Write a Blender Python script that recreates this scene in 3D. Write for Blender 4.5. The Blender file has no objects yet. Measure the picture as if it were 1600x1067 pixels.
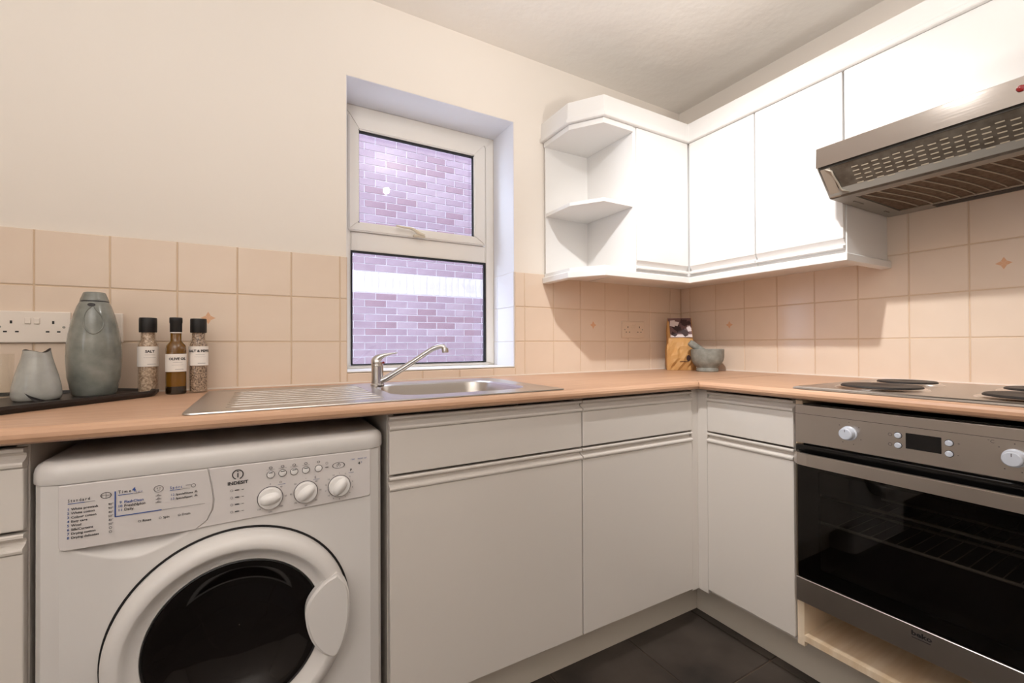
import bpy, bmesh, math, random
from mathutils import Vector, Matrix
random.seed(7)
S = bpy.context.scene
COL = S.collection
PI = math.pi
def lin(r, g, b):
    f = lambda c: (c/255/12.92) if c/255 <= .04045 else ((c/255+.055)/1.055)**2.4
    return (f(r), f(g), f(b), 1)

# ------------------------------------------------------------------ camera
yaw, pit, rol = .51471, .00657, -.00481
Fw = Vector((math.sin(yaw)*math.cos(pit), math.cos(yaw)*math.cos(pit), math.sin(pit)))
Rt = Vector((math.cos(yaw), -math.sin(yaw), 0)); Up = Rt.cross(Fw)
c_, s_ = math.cos(rol), math.sin(rol)
R2 = c_*Rt + s_*Up; U2 = -s_*Rt + c_*Up
cam = bpy.data.cameras.new('camera'); cam.sensor_width = 36; cam.lens = 685.78*36/1600
cam.clip_start = .02; cam.clip_end = 60
camo = bpy.data.objects.new('camera', cam); COL.objects.link(camo)
camo.matrix_world = Matrix(((R2.x, U2.x, -Fw.x, -1.99845), (R2.y, U2.y, -Fw.y, -1.6459), (R2.z, U2.z, -Fw.z, 1.04407), (0, 0, 0, 1)))
S.camera = camo
# ------------------------------------------------------------------ world, lights, exposure
w = bpy.data.worlds.new('overcast_sky'); S.world = w; w.use_nodes = True
bg = w.node_tree.nodes['Background']; bg.inputs[0].default_value = (.71, .84, 1.0, 1); bg.inputs[1].default_value = 8.0
def lamp(name, kind, loc, power, color, **k):
    l = bpy.data.lights.new(name, kind); l.energy = power; l.color = color
    for a, v in k.items(): setattr(l, a, v)
    o = bpy.data.objects.new(name, l); COL.objects.link(o); o.location = loc
    return o
ZCEIL = 2.31
LP = Vector((-1.25, -1.04, 2.125))
lamp('ceiling_lamp_light', 'POINT', LP, 4.8, (1, 1, .99), shadow_soft_size=.022)
o = lamp('corner_spotlight', 'SPOT', LP, 66, (1, 1, 1), shadow_soft_size=.022, spot_size=math.radians(93), spot_blend=1)
o.rotation_euler = (Vector((0, -.38, .74))-LP).to_track_quat('-Z', 'Y').to_euler()
o = lamp('added_up_fill', 'AREA', (-2.5, -2.2, 1.4), 42, (.98, .99, 1), shape='DISK', size=.3); o.rotation_euler = (PI, 0, 0)  # unseen up-facing fill, added to brighten the ceiling and the room
# out-of-frame spot added to wash the ceiling with extra light
o = lamp('added_ceiling_fill', 'SPOT', (-1.1, -1.95, 1.2), 44, (1, .95, .88), shadow_soft_size=.08, spot_size=math.radians(84), spot_blend=1)
o.rotation_euler = (Vector((-.85, -1.0, ZCEIL))-Vector((-1.1, -1.95, 1.2))).to_track_quat('-Z', 'Y').to_euler()
vs = S.view_settings; vs.view_transform = 'Standard'; vs.look = 'None'; vs.exposure = 0; vs.gamma = 1; vs.use_curve_mapping = False

# ------------------------------------------------------------------ materials
def mat(name, col, rough=.5, metal=0, spec=.5, bump=None, var=None, coat=0, trans=0, ior=1.45, alpha=1):
    """bump=(scale,strength,distance) noise relief; var=(scale, colour2, detail) noise colour variation"""
    m = bpy.data.materials.new(name); m.use_nodes = True
    nt = m.node_tree; b = nt.nodes['Principled BSDF']
    b.inputs['Base Color'].default_value = col; b.inputs['Roughness'].default_value = rough
    b.inputs['Metallic'].default_value = metal; b.inputs['Specular IOR Level'].default_value = spec
    b.inputs['Coat Weight'].default_value = coat; b.inputs['Transmission Weight'].default_value = trans
    b.inputs['IOR'].default_value = ior; b.inputs['Alpha'].default_value = alpha
    tc = nt.nodes.new('ShaderNodeTexCoord')
    if var:
        n = nt.nodes.new('ShaderNodeTexNoise'); n.inputs['Scale'].default_value = var[0]; n.inputs['Detail'].default_value = var[2] if len(var) > 2 else 3
        mp = nt.nodes.new('ShaderNodeMapping'); mp.inputs['Scale'].default_value = var[3] if len(var) > 3 else (1, 1, 1)
        nt.links.new(tc.outputs['Object'], mp.inputs[0]); nt.links.new(mp.outputs[0], n.inputs['Vector'])
        r = nt.nodes.new('ShaderNodeValToRGB'); r.color_ramp.elements[0].position = .32; r.color_ramp.elements[1].position = .68
        r.color_ramp.elements[0].color = col; r.color_ramp.elements[1].color = var[1]
        nt.links.new(n.outputs[0], r.inputs[0]); nt.links.new(r.outputs[0], b.inputs['Base Color'])
    if bump:
        n2 = nt.nodes.new('ShaderNodeTexNoise'); n2.inputs['Scale'].default_value = bump[0]; n2.inputs['Detail'].default_value = 4
        mp = nt.nodes.new('ShaderNodeMapping'); mp.inputs['Scale'].default_value = bump[3] if len(bump) > 3 else (1, 1, 1)
        nt.links.new(tc.outputs['Object'], mp.inputs[0]); nt.links.new(mp.outputs[0], n2.inputs['Vector'])
        bp = nt.nodes.new('ShaderNodeBump'); bp.inputs['Strength'].default_value = bump[1]; bp.inputs['Distance'].default_value = bump[2]
        nt.links.new(n2.outputs[0], bp.inputs['Height']); nt.links.new(bp.outputs[0], b.inputs['Normal'])
    return m
M = {}
M['paint'] = mat('cream_wall_paint', lin(237, 228, 218), .75, spec=.25, bump=(60, .08, .002))
M['ceiling'] = mat('textured_ceiling_paint', lin(244, 238, 231), .7, spec=.3, bump=(9, .3, .02))
M['tile'] = mat('cream_glazed_tile', lin(232, 212, 193), .16, var=(5, lin(227, 206, 186)), bump=(14, .05, .004))
M['grout'] = mat('tan_grout', lin(216, 190, 162), .9, spec=.1)
M['silicone'] = mat('white_silicone', lin(238, 226, 214), .4)
M['motif'] = mat('orange_tile_print', lin(222, 172, 134), .3)
M['unit'] = mat('off_white_melamine', lin(217, 209, 201), .42, bump=(180, .03, .0005))
M['white'] = mat('white_laminate', lin(231, 228, 225), .42)
M['beech_in'] = mat('pale_carcass_board', lin(232, 212, 186), .55, var=(3, lin(214, 186, 152), 5, (1, 12, 1)))
M['plinth'] = mat('cream_plinth_board', lin(206, 196, 182), .5)
def wood(name, ax):
    sc = (1.2, 26, 26) if ax == 'x' else (26, 1.2, 26)
    return mat(name, lin(210, 171, 141), .38, var=(2.2, lin(190, 147, 117), 7, sc), bump=(3, .05, .001, sc))
M['woodx'] = wood('beech_laminate_along_x', 'x'); M['woody'] = wood('beech_laminate_along_y', 'y')
M['steel'] = mat('brushed_steel', lin(196, 190, 184), .28, 1, bump=(8, .04, .001, (1, 40, 40)))
M['steely'] = mat('brushed_steel_panel', lin(196, 189, 183), .3, 1, bump=(8, .05, .001, (40, 1, 40)))
M['hoodsteel'] = mat('brushed_hood_steel', lin(190, 181, 173), .09, 1, bump=(10, .06, .001, (1, .6, 30)))
M['silver'] = mat('silver_knob_plastic', lin(196, 200, 210), .35)
M['chrome'] = mat('polished_chrome', lin(205, 203, 202), .1, 1)
M['grey_metal'] = mat('grey_painted_metal', lin(150, 146, 138), .45, .3)
M['mesh_metal'] = mat('greasy_filter_metal', lin(112, 105, 95), .5, .5, var=(40, lin(90, 82, 72)))
M['filter'] = mat('brown_filter_fabric', lin(112, 94, 78), .9, var=(90, lin(84, 68, 54)))
M['wire'] = mat('pale_grille_wire', lin(170, 160, 146), .5, .4)
M['slot'] = mat('pale_slot', lin(176, 164, 144), .6)
M['black'] = mat('matt_black_plastic', lin(24, 22, 22), .45)
M['blackgloss'] = mat('black_enamel', lin(10, 9, 9), .12)
M['cast'] = mat('cast_iron_hotplate', lin(52, 48, 46), .5, .3, bump=(200, .1, .001))
M['appliance'] = mat('white_appliance_enamel', lin(218, 213, 209), .32)
M['panel'] = mat('white_panel_plastic', lin(214, 207, 204), .4)
M['knob'] = mat('white_knob_plastic', lin(232, 228, 225), .28)
M['ink'] = mat('dark_print', lin(40, 36, 38), .6)
M['inkgrey'] = mat('grey_print', lin(96, 90, 92), .6)
M['inkblue'] = mat('blue_print', lin(52, 82, 150), .6)
M['upvc'] = mat('white_window_plastic', lin(236, 230, 222), .35)
M['gasket'] = mat('black_rubber_gasket', lin(22, 22, 28), .6)
M['tarnish'] = mat('beige_aged_handle', lin(214, 200, 176), .4)
M['socket'] = mat('white_socket_plastic', lin(236, 224, 212), .35)
M['ceramic'] = mat('grey_green_glaze', lin(146, 147, 139), .16, var=(22, lin(112, 114, 107), 7), bump=(20, .2, .004), coat=.35)
M['ceramic_pale'] = mat('pale_grey_glaze', lin(182, 180, 173), .18, var=(18, lin(150, 149, 143), 6), bump=(20, .1, .004), coat=.3)
M['rim'] = mat('dark_glaze_rim', lin(34, 30, 30), .3)
M['trayb'] = mat('black_wood_tray', lin(30, 25, 23), .4, var=(8, lin(44, 36, 32)))
M['paperlabel'] = mat('white_paper_label', lin(238, 230, 222), .6)
M['salt'] = mat('coarse_salt', lin(214, 190, 166), .7, var=(220, lin(140, 112, 92), 2))
M['pepper'] = mat('salt_and_pepper_mix', lin(206, 178, 154), .7, var=(240, lin(70, 48, 36), 2))
M['oil'] = mat('olive_oil', lin(122, 82, 10), .08, var=(6, lin(100, 64, 6)), coat=.6)
M['oildark'] = mat('dark_bottle_base', lin(34, 22, 8), .1, coat=.6)
M['kraft'] = mat('kraft_paper', lin(206, 158, 98), .6, bump=(22, .35, .008), var=(7, lin(190, 142, 86)))
M['stone'] = mat('grey_stone', lin(150, 150, 142), .75, var=(40, lin(124, 124, 117), 6), bump=(90, .25, .002))
M['choc1'] = mat('print_dark_brown', lin(58, 36, 36), .45); M['choc2'] = mat('print_mid_brown', lin(112, 82, 82), .45)
M['choc3'] = mat('print_pale', lin(214, 200, 198), .45)
M['slate'] = mat('dark_slate_tile', lin(36, 32, 30), .4, var=(4, lin(80, 71, 65), 7), bump=(12, .2, .004))
M['floorgrout'] = mat('grey_brown_floor_grout', lin(112, 94, 80), .9)
M['red'] = mat('red_lens', lin(130, 30, 30), .2)
M['lcd'] = mat('dark_display', lin(14, 13, 14), .15)
M['brick'] = [mat('brick_%d' % i, lin(*c), .85, var=(9, lin(*d), 3)) for i, (c, d) in enumerate([
    ((158, 138, 146), (148, 127, 136)), ((165, 146, 155), (155, 135, 143)), ((153, 127, 134), (142, 116, 124)), ((170, 152, 159), (158, 139, 146))])]
M['palebrick'] = mat('pale_soldier_brick', lin(212, 207, 211), .85, var=(9, lin(190, 184, 190), 3))
M['mortar'] = mat('pale_mortar', lin(228, 225, 227), .9)
M['reveal'] = mat('daylight_tinted_white_paint', lin(230, 229, 234), .55)  # white paint with the cool daylight cast mixed into its colour
M['ground'] = mat('outside_paving', lin(205, 202, 198), .9)
def glassmat(name, tint, gloss, rough=.0):
    m = bpy.data.materials.new(name); m.use_nodes = True; nt = m.node_tree
    for n in list(nt.nodes): nt.nodes.remove(n)
    out = nt.nodes.new('ShaderNodeOutputMaterial'); mx = nt.nodes.new('ShaderNodeMixShader')
    tr = nt.nodes.new('ShaderNodeBsdfTransparent'); gl = nt.nodes.new('ShaderNodeBsdfGlossy'); lw = nt.nodes.new('ShaderNodeLayerWeight'); lw.inputs[0].default_value = .5; pw = nt.nodes.new('ShaderNodeMath'); pw.operation = 'POWER'; pw.inputs[1].default_value = 4; fr = nt.nodes.new('ShaderNodeMath'); fr.operation = 'MULTIPLY_ADD'; fr.inputs[1].default_value = .7; fr.inputs[2].default_value = gloss; nt.links.new(lw.outputs['Facing'], pw.inputs[0]); nt.links.new(pw.outputs[0], fr.inputs[0])
    tr.inputs[0].default_value = tint; gl.inputs['Roughness'].default_value = rough; gl.inputs[0].default_value = (1, 1, 1, 1)
    nt.links.new(fr.outputs[0], mx.inputs[0]); nt.links.new(tr.outputs[0], mx.inputs[1]); nt.links.new(gl.outputs[0], mx.inputs[2])
    nt.links.new(mx.outputs[0], out.inputs[0]); return m
M['pane'] = glassmat('window_glass', (.97, .97, 1, 1), .045)
M['clearglass'] = glassmat('clear_glass', (.95, .94, .91, 1), .04, .02)
M['ovenglass'] = glassmat('dark_oven_glass', (.46, .44, .42, 1), .03, .01)
M['porthole'] = mat('dark_porthole_glass', lin(20, 16, 15), .05, spec=.3)

# ------------------------------------------------------------------ mesh helpers
def tag(o, label=None, cat=None, group=None, kind=None):
    if label: o['label'] = label
    if cat: o['category'] = cat
    if group: o['group'] = group
    if kind: o['kind'] = kind
    return o
def link(name, me, m=None, parent=None, smooth=False):
    o = bpy.data.objects.new(name, me); COL.objects.link(o)
    if m is not None and not me.materials: me.materials.append(m)
    if smooth: me.polygons.foreach_set('use_smooth', [True]*len(me.polygons))
    if parent is not None:
        o.parent = parent
        w_ = parent.get('_w')
        if w_ is not None: o.matrix_parent_inverse = Matrix.Translation(-Vector(w_))
    return o
def empty(name, loc, label, cat, group=None, rz=0):
    o = bpy.data.objects.new(name, None); COL.objects.link(o); o.location = loc; o.empty_display_size = .05
    if rz: o.rotation_euler.z = rz
    else: o['_w'] = list(loc)
    return tag(o, label, cat, group)
def done(bm, name):
    bmesh.ops.recalc_face_normals(bm, faces=bm.faces[:])
    me = bpy.data.meshes.new(name); bm.to_mesh(me); bm.free(); return me
def abox(bm, x0, x1, y0, y1, z0, z1):
    v = [bm.verts.new(p) for p in ((x0, y0, z0), (x1, y0, z0), (x1, y1, z0), (x0, y1, z0), (x0, y0, z1), (x1, y0, z1), (x1, y1, z1), (x0, y1, z1))]
    for f in ((0, 3, 2, 1), (4, 5, 6, 7), (0, 1, 5, 4), (1, 2, 6, 5), (2, 3, 7, 6), (3, 0, 4, 7)): bm.faces.new([v[i] for i in f])
def box(name, m, parent, x0, x1, y0, y1, z0, z1, bev=0, seg=1):
    bm = bmesh.new(); abox(bm, min(x0, x1), max(x0, x1), min(y0, y1), max(y0, y1), min(z0, z1), max(z0, z1))
    if bev: bmesh.ops.bevel(bm, geom=bm.edges[:], offset=bev, segments=seg, affect='EDGES', profile=.5)
    return link(name, done(bm, name), m, parent)
def boxes(name, m, parent, lst):
    bm = bmesh.new()
    for b in lst: abox(bm, *b)
    return link(name, done(bm, name), m, parent)
AX = {'x': lambda a, b, t: (t, a, b), 'y': lambda a, b, t: (a, t, b), 'z': lambda a, b, t: (a, b, t)}
def aprism(bm, pts, ax, t0, t1):
    """closed 2D outline swept along an axis; t0/t1 may be functions of (a,b) for mitred ends"""
    f = AX[ax]; g = lambda t, p: t(*p) if callable(t) else t
    A = [bm.verts.new(f(p[0], p[1], g(t0, p))) for p in pts]; B = [bm.verts.new(f(p[0], p[1], g(t1, p))) for p in pts]
    n = len(pts)
    for i in range(n): bm.faces.new((A[i], A[(i+1) % n], B[(i+1) % n], B[i]))
    bm.faces.new(A); bm.faces.new(B[::-1])
def prism(name, m, parent, pts, ax, t0, t1, bev=0, seg=1, smooth=False):
    bm = bmesh.new(); aprism(bm, pts, ax, t0, t1)
    if bev:
        bmesh.ops.recalc_face_normals(bm, faces=bm.faces[:])
        bmesh.ops.bevel(bm, geom=bm.edges[:], offset=bev, segments=seg, affect='EDGES')
    return link(name, done(bm, name), m, parent, smooth)
def alathe(bm, prof, c, ax='z', n=40, cap=True):
    """prof = [(r,h)] ; around axis through c"""
    rings = []
    for r, h in prof:
        ring = []
        for i in range(n):
            a = 2*PI*i/n; p = {'z': (r*math.cos(a), r*math.sin(a), h), 'y': (r*math.cos(a), h, r*math.sin(a)), 'x': (h, r*math.cos(a), r*math.sin(a))}[ax]
            ring.append(bm.verts.new(Vector(c)+Vector(p)))
        rings.append(ring)
    for A, B in zip(rings, rings[1:]):
        for i in range(n): bm.faces.new((A[i], A[(i+1) % n], B[(i+1) % n], B[i]))
    if cap: bm.faces.new(rings[0]); bm.faces.new(rings[-1])
def lathe(name, m, parent, prof, c, ax='z', n=40, cap=True, smooth=True):
    bm = bmesh.new(); alathe(bm, prof, c, ax, n, cap)
    o = link(name, done(bm, name), m, parent, smooth)
    if smooth: sharp(o)
    return o
def sharp(o, ang=.6):
    me = o.data; bm = bmesh.new(); bm.from_mesh(me)
    for e in bm.edges:
        if len(e.link_faces) == 2 and e.calc_face_angle(0) > ang: e.smooth = False
    bm.to_mesh(me); bm.free()
def atube(bm, path, rad, n=10, cap=True):
    P = [Vector(p) for p in path]; rings = []; up = None
    for i, p in enumerate(P):
        d = (P[min(i+1, len(P)-1)]-P[max(i-1, 0)]).normalized()
        if up is None: up = d.orthogonal().normalized()
        up = (up-d*up.dot(d)).normalized(); s = d.cross(up)
        r = rad[i] if isinstance(rad, (list, tuple)) else rad
        rings.append([bm.verts.new(p+(up*math.cos(2*PI*k/n)+s*math.sin(2*PI*k/n))*r) for k in range(n)])
    for A, B in zip(rings, rings[1:]):
        for k in range(n): bm.faces.new((A[k], A[(k+1) % n], B[(k+1) % n], B[k]))
    if cap: bm.faces.new(rings[0]); bm.faces.new(rings[-1])
def tube(name, m, parent, path, rad, n=10):
    bm = bmesh.new(); atube(bm, path, rad, n); o = link(name, done(bm, name), m, parent, True); sharp(o); return o
def spline(pts, k=8):
    P = [Vector(p) for p in pts]; P = [2*P[0]-P[1]]+P+[2*P[-1]-P[-2]]; out = []
    for i in range(1, len(P)-2):
        for j in range(k):
            t = j/k; a, b, c, d = P[i-1:i+3]
            out.append(.5*((2*b)+(-a+c)*t+(2*a-5*b+4*c-d)*t*t+(-a+3*b-3*c+d)*t**3))
    return out+[P[-2]]
_dep = None
def text(name, s, m, parent, pos, size, face='-y', align='LEFT', bold=0, sx=1, slant=0):
    cu = bpy.data.curves.new('t', 'FONT'); cu.body = s; cu.size = size; cu.align_x = align; cu.resolution_u = 2; cu.offset = bold; cu.shear = slant
    o = bpy.data.objects.new('t', cu); COL.objects.link(o)
    bpy.context.view_layer.update()
    me = bpy.data.meshes.new_from_object(o.evaluated_get(bpy.context.evaluated_depsgraph_get()))
    bpy.data.objects.remove(o); bpy.data.curves.remove(cu)
    rot = Matrix.Rotation(PI/2, 4, 'X')
    if face == '-x': rot = Matrix.Rotation(-PI/2, 4, 'Z') @ rot
    me.transform(Matrix.Translation(pos) @ rot @ Matrix.Diagonal((sx, 1, 1, 1)))
    me.materials.clear()
    return link(name, me, m, parent)

# ================================================================== the room shell
ZC = 2.31; XL, YF = -3.7, -3.2; WX0, WX1, WZ0, WZ1 = -1.7416, -1.0545, .947, 2.009
floor = box('floor', M['floorgrout'], None, XL, 0, YF, 0, -.1, .006); tag(floor, kind='structure')
tile_me = None
for i in range(-1, 12):
    for j in range(-1, 9):
        x1 = -.56-.33*i+.33; x0 = x1-.33; y1 = -.806-.33*j+.66; y0 = y1-.33
        x0, x1, y0, y1 = max(x0, XL)+.002, min(x1, -.45)-.002, max(y0, YF)+.002, min(y1, -.42)-.002
        if x1-x0 > .02 and y1-y0 > .02: box('floor_tile', M['slate'], floor, x0, x1, y0, y1, 0, .01, .0012)
ceiling = box('ceiling', M['ceiling'], None, XL, 0, YF, 0, ZC, ZC+.1); tag(ceiling, kind='structure')
wall_back = boxes('wall_back', M['paint'], None, [(XL, WX0, 0, .28, 0, ZC), (WX1, .2, 0, .28, 0, ZC), (WX0, WX1, 0, .28, 0, WZ0), (WX0, WX1, 0, .28, WZ1, ZC)])
tag(wall_back, kind='structure')
wall_right = box('wall_right', M['paint'], None, 0, .2, YF, 0, 0, ZC); tag(wall_right, kind='structure')
wall_left = boxes('wall_left', M['paint'], None, [(XL-.2, XL, YF, -2.5, 0, ZC), (XL-.2, XL, -2.1, .28, 0, ZC), (XL-.2, XL, -2.5, -2.1, 0, 1.2), (XL-.2, XL, -2.5, -2.1, 1.9, ZC)])  # opening added in this unseen wall to let more sky light in
tag(wall_left, kind='structure')
wall_front = box('wall_front', M['paint'], None, XL-.2, .2, YF-.2, YF, 0, ZC); tag(wall_front, kind='structure')
# wall tiles
TX, TZ = .153, .1512
TT = .0075
cache = {}
def wtile(parent, x0, x1, z0, z1, wall):
    g = .0016; x0 += g; x1 -= g; z0 += g; z1 -= g
    if x1-x0 < .006 or z1-z0 < .006: return None
    key = (round(x1-x0, 4), round(z1-z0, 4), wall)
    if key not in cache:
        bm = bmesh.new()
        W, H = x1-x0, z1-z0
        if wall == 'A': abox(bm, 0, W, -TT, 0, 0, H)
        elif wall == 'B': abox(bm, -TT, 0, 0, W, 0, H)
        bmesh.ops.bevel(bm, geom=bm.edges[:], offset=.0016, segments=1, affect='EDGES')
        me = done(bm, 'wall_tile'); me.materials.append(M['tile']); cache[key] = me
    o = bpy.data.objects.new('wall_tile', cache[key]); COL.objects.link(o); o.parent = parent
    o.location = (x0, 0, z0) if wall == 'A' else (0, x0, z0)
    return o
rowsA = [.9105, 1.0565, 1.2075, 1.358]
gA = box('grout_bed', M['grout'], wall_back, -3.3, WX0, -.0055, .001, .90, 1.3565)
gA2 = box('grout_bed', M['grout'], wall_back, WX1, 0, -.0055, .001, .90, 1.3565)
gA3 = box('grout_bed', M['grout'], wall_back, WX0, WX1, -.0055, .001, .90, WZ0-.002)
for r in range(3):
    z0, z1 = rowsA[r], rowsA[r+1]
    x = -2.5304-5*TX
    while x < WX0-.004:
        wtile(wall_back, x, min(x+TX, WX0), z0, z1, 'A'); x += TX
    wtile(wall_back, WX1, -1.0073, z0, z1, 'A')
    for i in range(7): wtile(wall_back, -1.0073+i*TX, min(-1.0073+(i+1)*TX, -.008), z0, z1, 'A')
for a, b in ((WX0, -1.6173), (-1.6173, -1.4663), (-1.4663, -1.3133), (-1.3133, -1.1603), (-1.1603, WX1)): wtile(wall_back, a, b, .9105, WZ0-.002, 'A')
rowsB = [.9105, 1.059, 1.2103, 1.3615, 1.5127]
box('grout_bed', M['grout'], wall_right, -.0055, .001, -2.6, 0, .90, 1.5110)
for r in range(4):
    wtile(wall_right, -.0654, -.008, rowsB[r], rowsB[r+1], 'B')
    for i in range(15): wtile(wall_right, -.0654-(i+1)*.1533, -.0654-i*.1533, rowsB[r], rowsB[r+1], 'B')
# tiles lining the right window reveal
for i, (z0, z1) in enumerate(((WZ0, 1.0565), (1.0565, 1.2075), (1.2075, 1.358))):
    for a, b in ((0.002, .15), (.152, .188)):
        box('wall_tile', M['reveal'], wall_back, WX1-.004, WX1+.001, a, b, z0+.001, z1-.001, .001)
def motif(parent, wall, a, z):
    bm = bmesh.new()
    for k in range(4):
        an = k*PI/2
        pts = [(0, 0), (.007, .0065), (.019, 0), (.007, -.0065)]
        P = [(p[0]*math.cos(an)-p[1]*math.sin(an), p[0]*math.sin(an)+p[1]*math.cos(an)) for p in pts]
        bm.faces.new([bm.verts.new((a+p[0], -TT-.0003, z+p[1]) if wall == 'A' else (-TT-.0003, a+p[0], z+p[1])) for p in P])
    link('tile_motif', done(bm, 'motif'), M['motif'], parent)
motif(wall_back, 'A', -2.1475, 1.130); motif(wall_back, 'A', -.6245, 1.135); motif(wall_right, 'B', -.2955, 1.135); motif(wall_right, 'B', -1.2155, 1.288)
for nm, par, b in (('sealant_bead', wall_back, (-3.0, 0, -.0125, -.004, .909, .9145)), ('sealant_bead', wall_right, (-.0125, -.004, -1.75, 0, .909, .9145))):
    box(nm, M['silicone'], par, *b)
box('reveal_tint_lining', M['reveal'], wall_back, WX0+.0015, WX1-.0015, .0015, .19, WZ1-.0015, WZ1+.001)  # thin liners added to carry the daylight tint on the reveals
box('reveal_tint_lining', M['reveal'], wall_back, WX1-.0015, WX1+.001, .0015, .19, 1.359, WZ1-.0015)
box('reveal_tint_lining', M['reveal'], wall_back, WX0-.001, WX0+.0015, .0015, .19, WZ0, WZ1-.0015)
# ------------------------------------------------------------------ window
win = empty('window_1', ((WX0+WX1)/2, .19, WZ0), 'white plastic two-pane window with top-hung opening sash above the sink', 'window'); win['kind'] = 'structure'
def frame_rect(name, m, parent, x0, x1, z0, z1, wl, wr, wb, wt, y0, y1, bev=.004):
    """mitred frame: four bars in one mesh"""
    bm = bmesh.new()
    o = [(x0, z0), (x1, z0), (x1, z1), (x0, z1)]; i = [(x0+wl, z0+wb), (x1-wr, z0+wb), (x1-wr, z1-wt), (x0+wl, z1-wt)]
    for k in range(4):
        a, b = k, (k+1) % 4
        aprism(bm, [o[a], o[b], i[b], i[a]], 'y', y0, y1)
    bmesh.ops.recalc_face_normals(bm, faces=bm.faces[:])
    if bev: bmesh.ops.bevel(bm, geom=bm.edges[:], offset=bev, segments=2, affect='EDGES')
    return link(name, done(bm, name), m, parent)
frame_rect('outer_frame', M['upvc'], win, WX0, WX1, WZ0, WZ1, .045, .0455, .016, .0445, .19, .213)
box('transom', M['upvc'], win, WX0+.045, WX1-.0455, .192, .213, 1.4225, 1.500, .004, 2)
sash = frame_rect('sash_frame', M['upvc'], win, -1.7065, -1.1065, 1.5, 1.9645, .0405, .055, .037, .0575, .176, .212, .004)
frame_rect('glazing_gasket', M['gasket'], sash, -1.668, -1.1595, 1.535, 1.909, .004, .008, .003, .010, .186, .196, 0)
frame_rect('glazing_gasket', M['gasket'], win, -1.6965, -1.1, .963, 1.4225, .006, .010, .005, .008, .188, .199, 0)
box('glass_pane', M['pane'], win, -1.669, -1.159, .206, .210, 1.534, 1.91)
box('glass_pane', M['pane'], win, -1.699, -1.098, .206, .210, .961, 1.424)
box('window_sill', M['upvc'], win, WX0, WX1, .0, .19, WZ0-.004, WZ0+.003, .002)
h = prism('window_handle', M['tarnish'], win, [(-1.525, 1.531), (-1.46, 1.527), (-1.437, 1.512), (-1.41, 1.506), (-1.40, 1.512), (-1.425, 1.521), (-1.452, 1.535), (-1.523, 1.537)], 'y', .150, .162, .002)
box('handle_base', M['tarnish'], h, -1.448, -1.398, .16, .178, 1.500, 1.511, .003)
# neighbouring brick house
YB = 3.1
nb = box('wall_outside', M['mortar'], None, -6, 8, YB+.006, YB+.25, -.6, 3.9); tag(nb, 'neighbouring brick wall with a pale soldier course seen through the window', None, None, 'structure')
bcache = {}
far = bmesh.new(); cnt = 0
def brick(x0, x1, z0, z1, m, near):
    global cnt
    if near:
        k = (round(x1-x0, 3), round(z1-z0, 3), m.name)
        if k not in bcache:
            bm = bmesh.new(); abox(bm, 0, x1-x0, -.004, .004, 0, z1-z0); bmesh.ops.bevel(bm, geom=[e for e in bm.edges if all(v.co.y < 0 for v in e.verts)], offset=.003, segments=1, affect='EDGES')
            me = done(bm, 'brick'); me.materials.append(m); bcache[k] = me
        o = bpy.data.objects.new('brick', bcache[k]); COL.objects.link(o); o.parent = nb; o.location = (x0, YB+.002, z0); cnt += 1
    else: abox(far, x0, x1, YB-.002, YB+.006, z0, z1)
zb, zt = 1.60, 1.825
z = zb-.075*24
r = 0
while z < 3.8:
    if abs(z-zb) < .02:
        x = -4.0
        while x < 5: 
            brick(x, x+.065, z+.002, zt-.012, M['palebrick'], -1.25 < x < .55); x += .075
        z = zt; r += 1; continue
    x = -4.0+(.1125 if r % 2 else 0)
    vis_lo = -1.22 if z < 1.9 else -1.2
    while x < 5:
        near = -1.15 < x < .36 and ((1.05 < z < 1.95) or (2.08 < z < 3.15))
        brick(x, x+.215, z, z+.065, random.choice(M['brick']), near); x += .225
    z += .075; r += 1
o = link('brick_courses', done(far, 'brick_courses'), M['brick'][0], nb); o['kind'] = 'stuff'
tag(boxes('wall_sky_blocker', M['brick'][0], None, [(-6, 8, 0, .28, ZC+.1, 5.6), (-6, XL-.2, 0, .28, -.6, ZC+.1), (.2, 8, 0, .28, -.6, ZC+.1)]), kind='structure')  # unseen house walls added to keep sky light off the neighbour's bricks
tag(box('ground_outside', M['ground'], None, -6, 8, .28, YB, -.7, -.6), kind='structure')

# ================================================================== worktops
YA, XB, ZW, ZU = -.615, -.655, .91, .881
BX0, BX1, BY0, BY1 = -1.70, -1.28, -.515, -.155   # sink bowl cut-out
wa = empty('worktop', (-1.6, -.3, ZU), 'beech-effect worktop running under the window with the sink set in it', 'worktop')
bm = bmesh.new()
e = .03
nose = [(YA+e, ZU), (YA+.010, ZU), (YA+.003, ZU+.004), (YA, ZU+.011), (YA+.001, ZU+.018), (YA+.006, ZW-.005), (YA+.014, ZW-.001), (YA+e, ZW)]
aprism(bm, nose, 'x', -3.0, lambda y, z: XB+(y-YA))
for b in ((-3.0, BX0, YA+e, 0), (BX1, 0, YA+e, 0), (BX0, BX1, YA+e, BY0), (BX0, BX1, BY1, 0)): abox(bm, b[0], b[1], b[2], b[3], ZU, ZW)
bmesh.ops.remove_doubles(bm, verts=bm.verts[:], dist=1e-5)
link('worktop_slab', done(bm, 'slab'), M['woodx'], wa)
wb = empty('worktop', (-.33, -1.1, ZU), 'beech-effect worktop on the right carrying the electric hob', 'worktop')
bm = bmesh.new()
noseb = [(XB-YA+p[0], p[1]) for p in nose]+[(-.001, ZW), (-.001, ZU)]
noseb = [noseb[i] for i in range(8)]; noseb = [(noseb[0][0], ZU)]+noseb[1:7]+[(XB+e, ZW), (0, ZW), (0, ZU)]
f = bm; 
A_ = lambda x, z: YA-.0006+min(x-XB, e)
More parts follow.
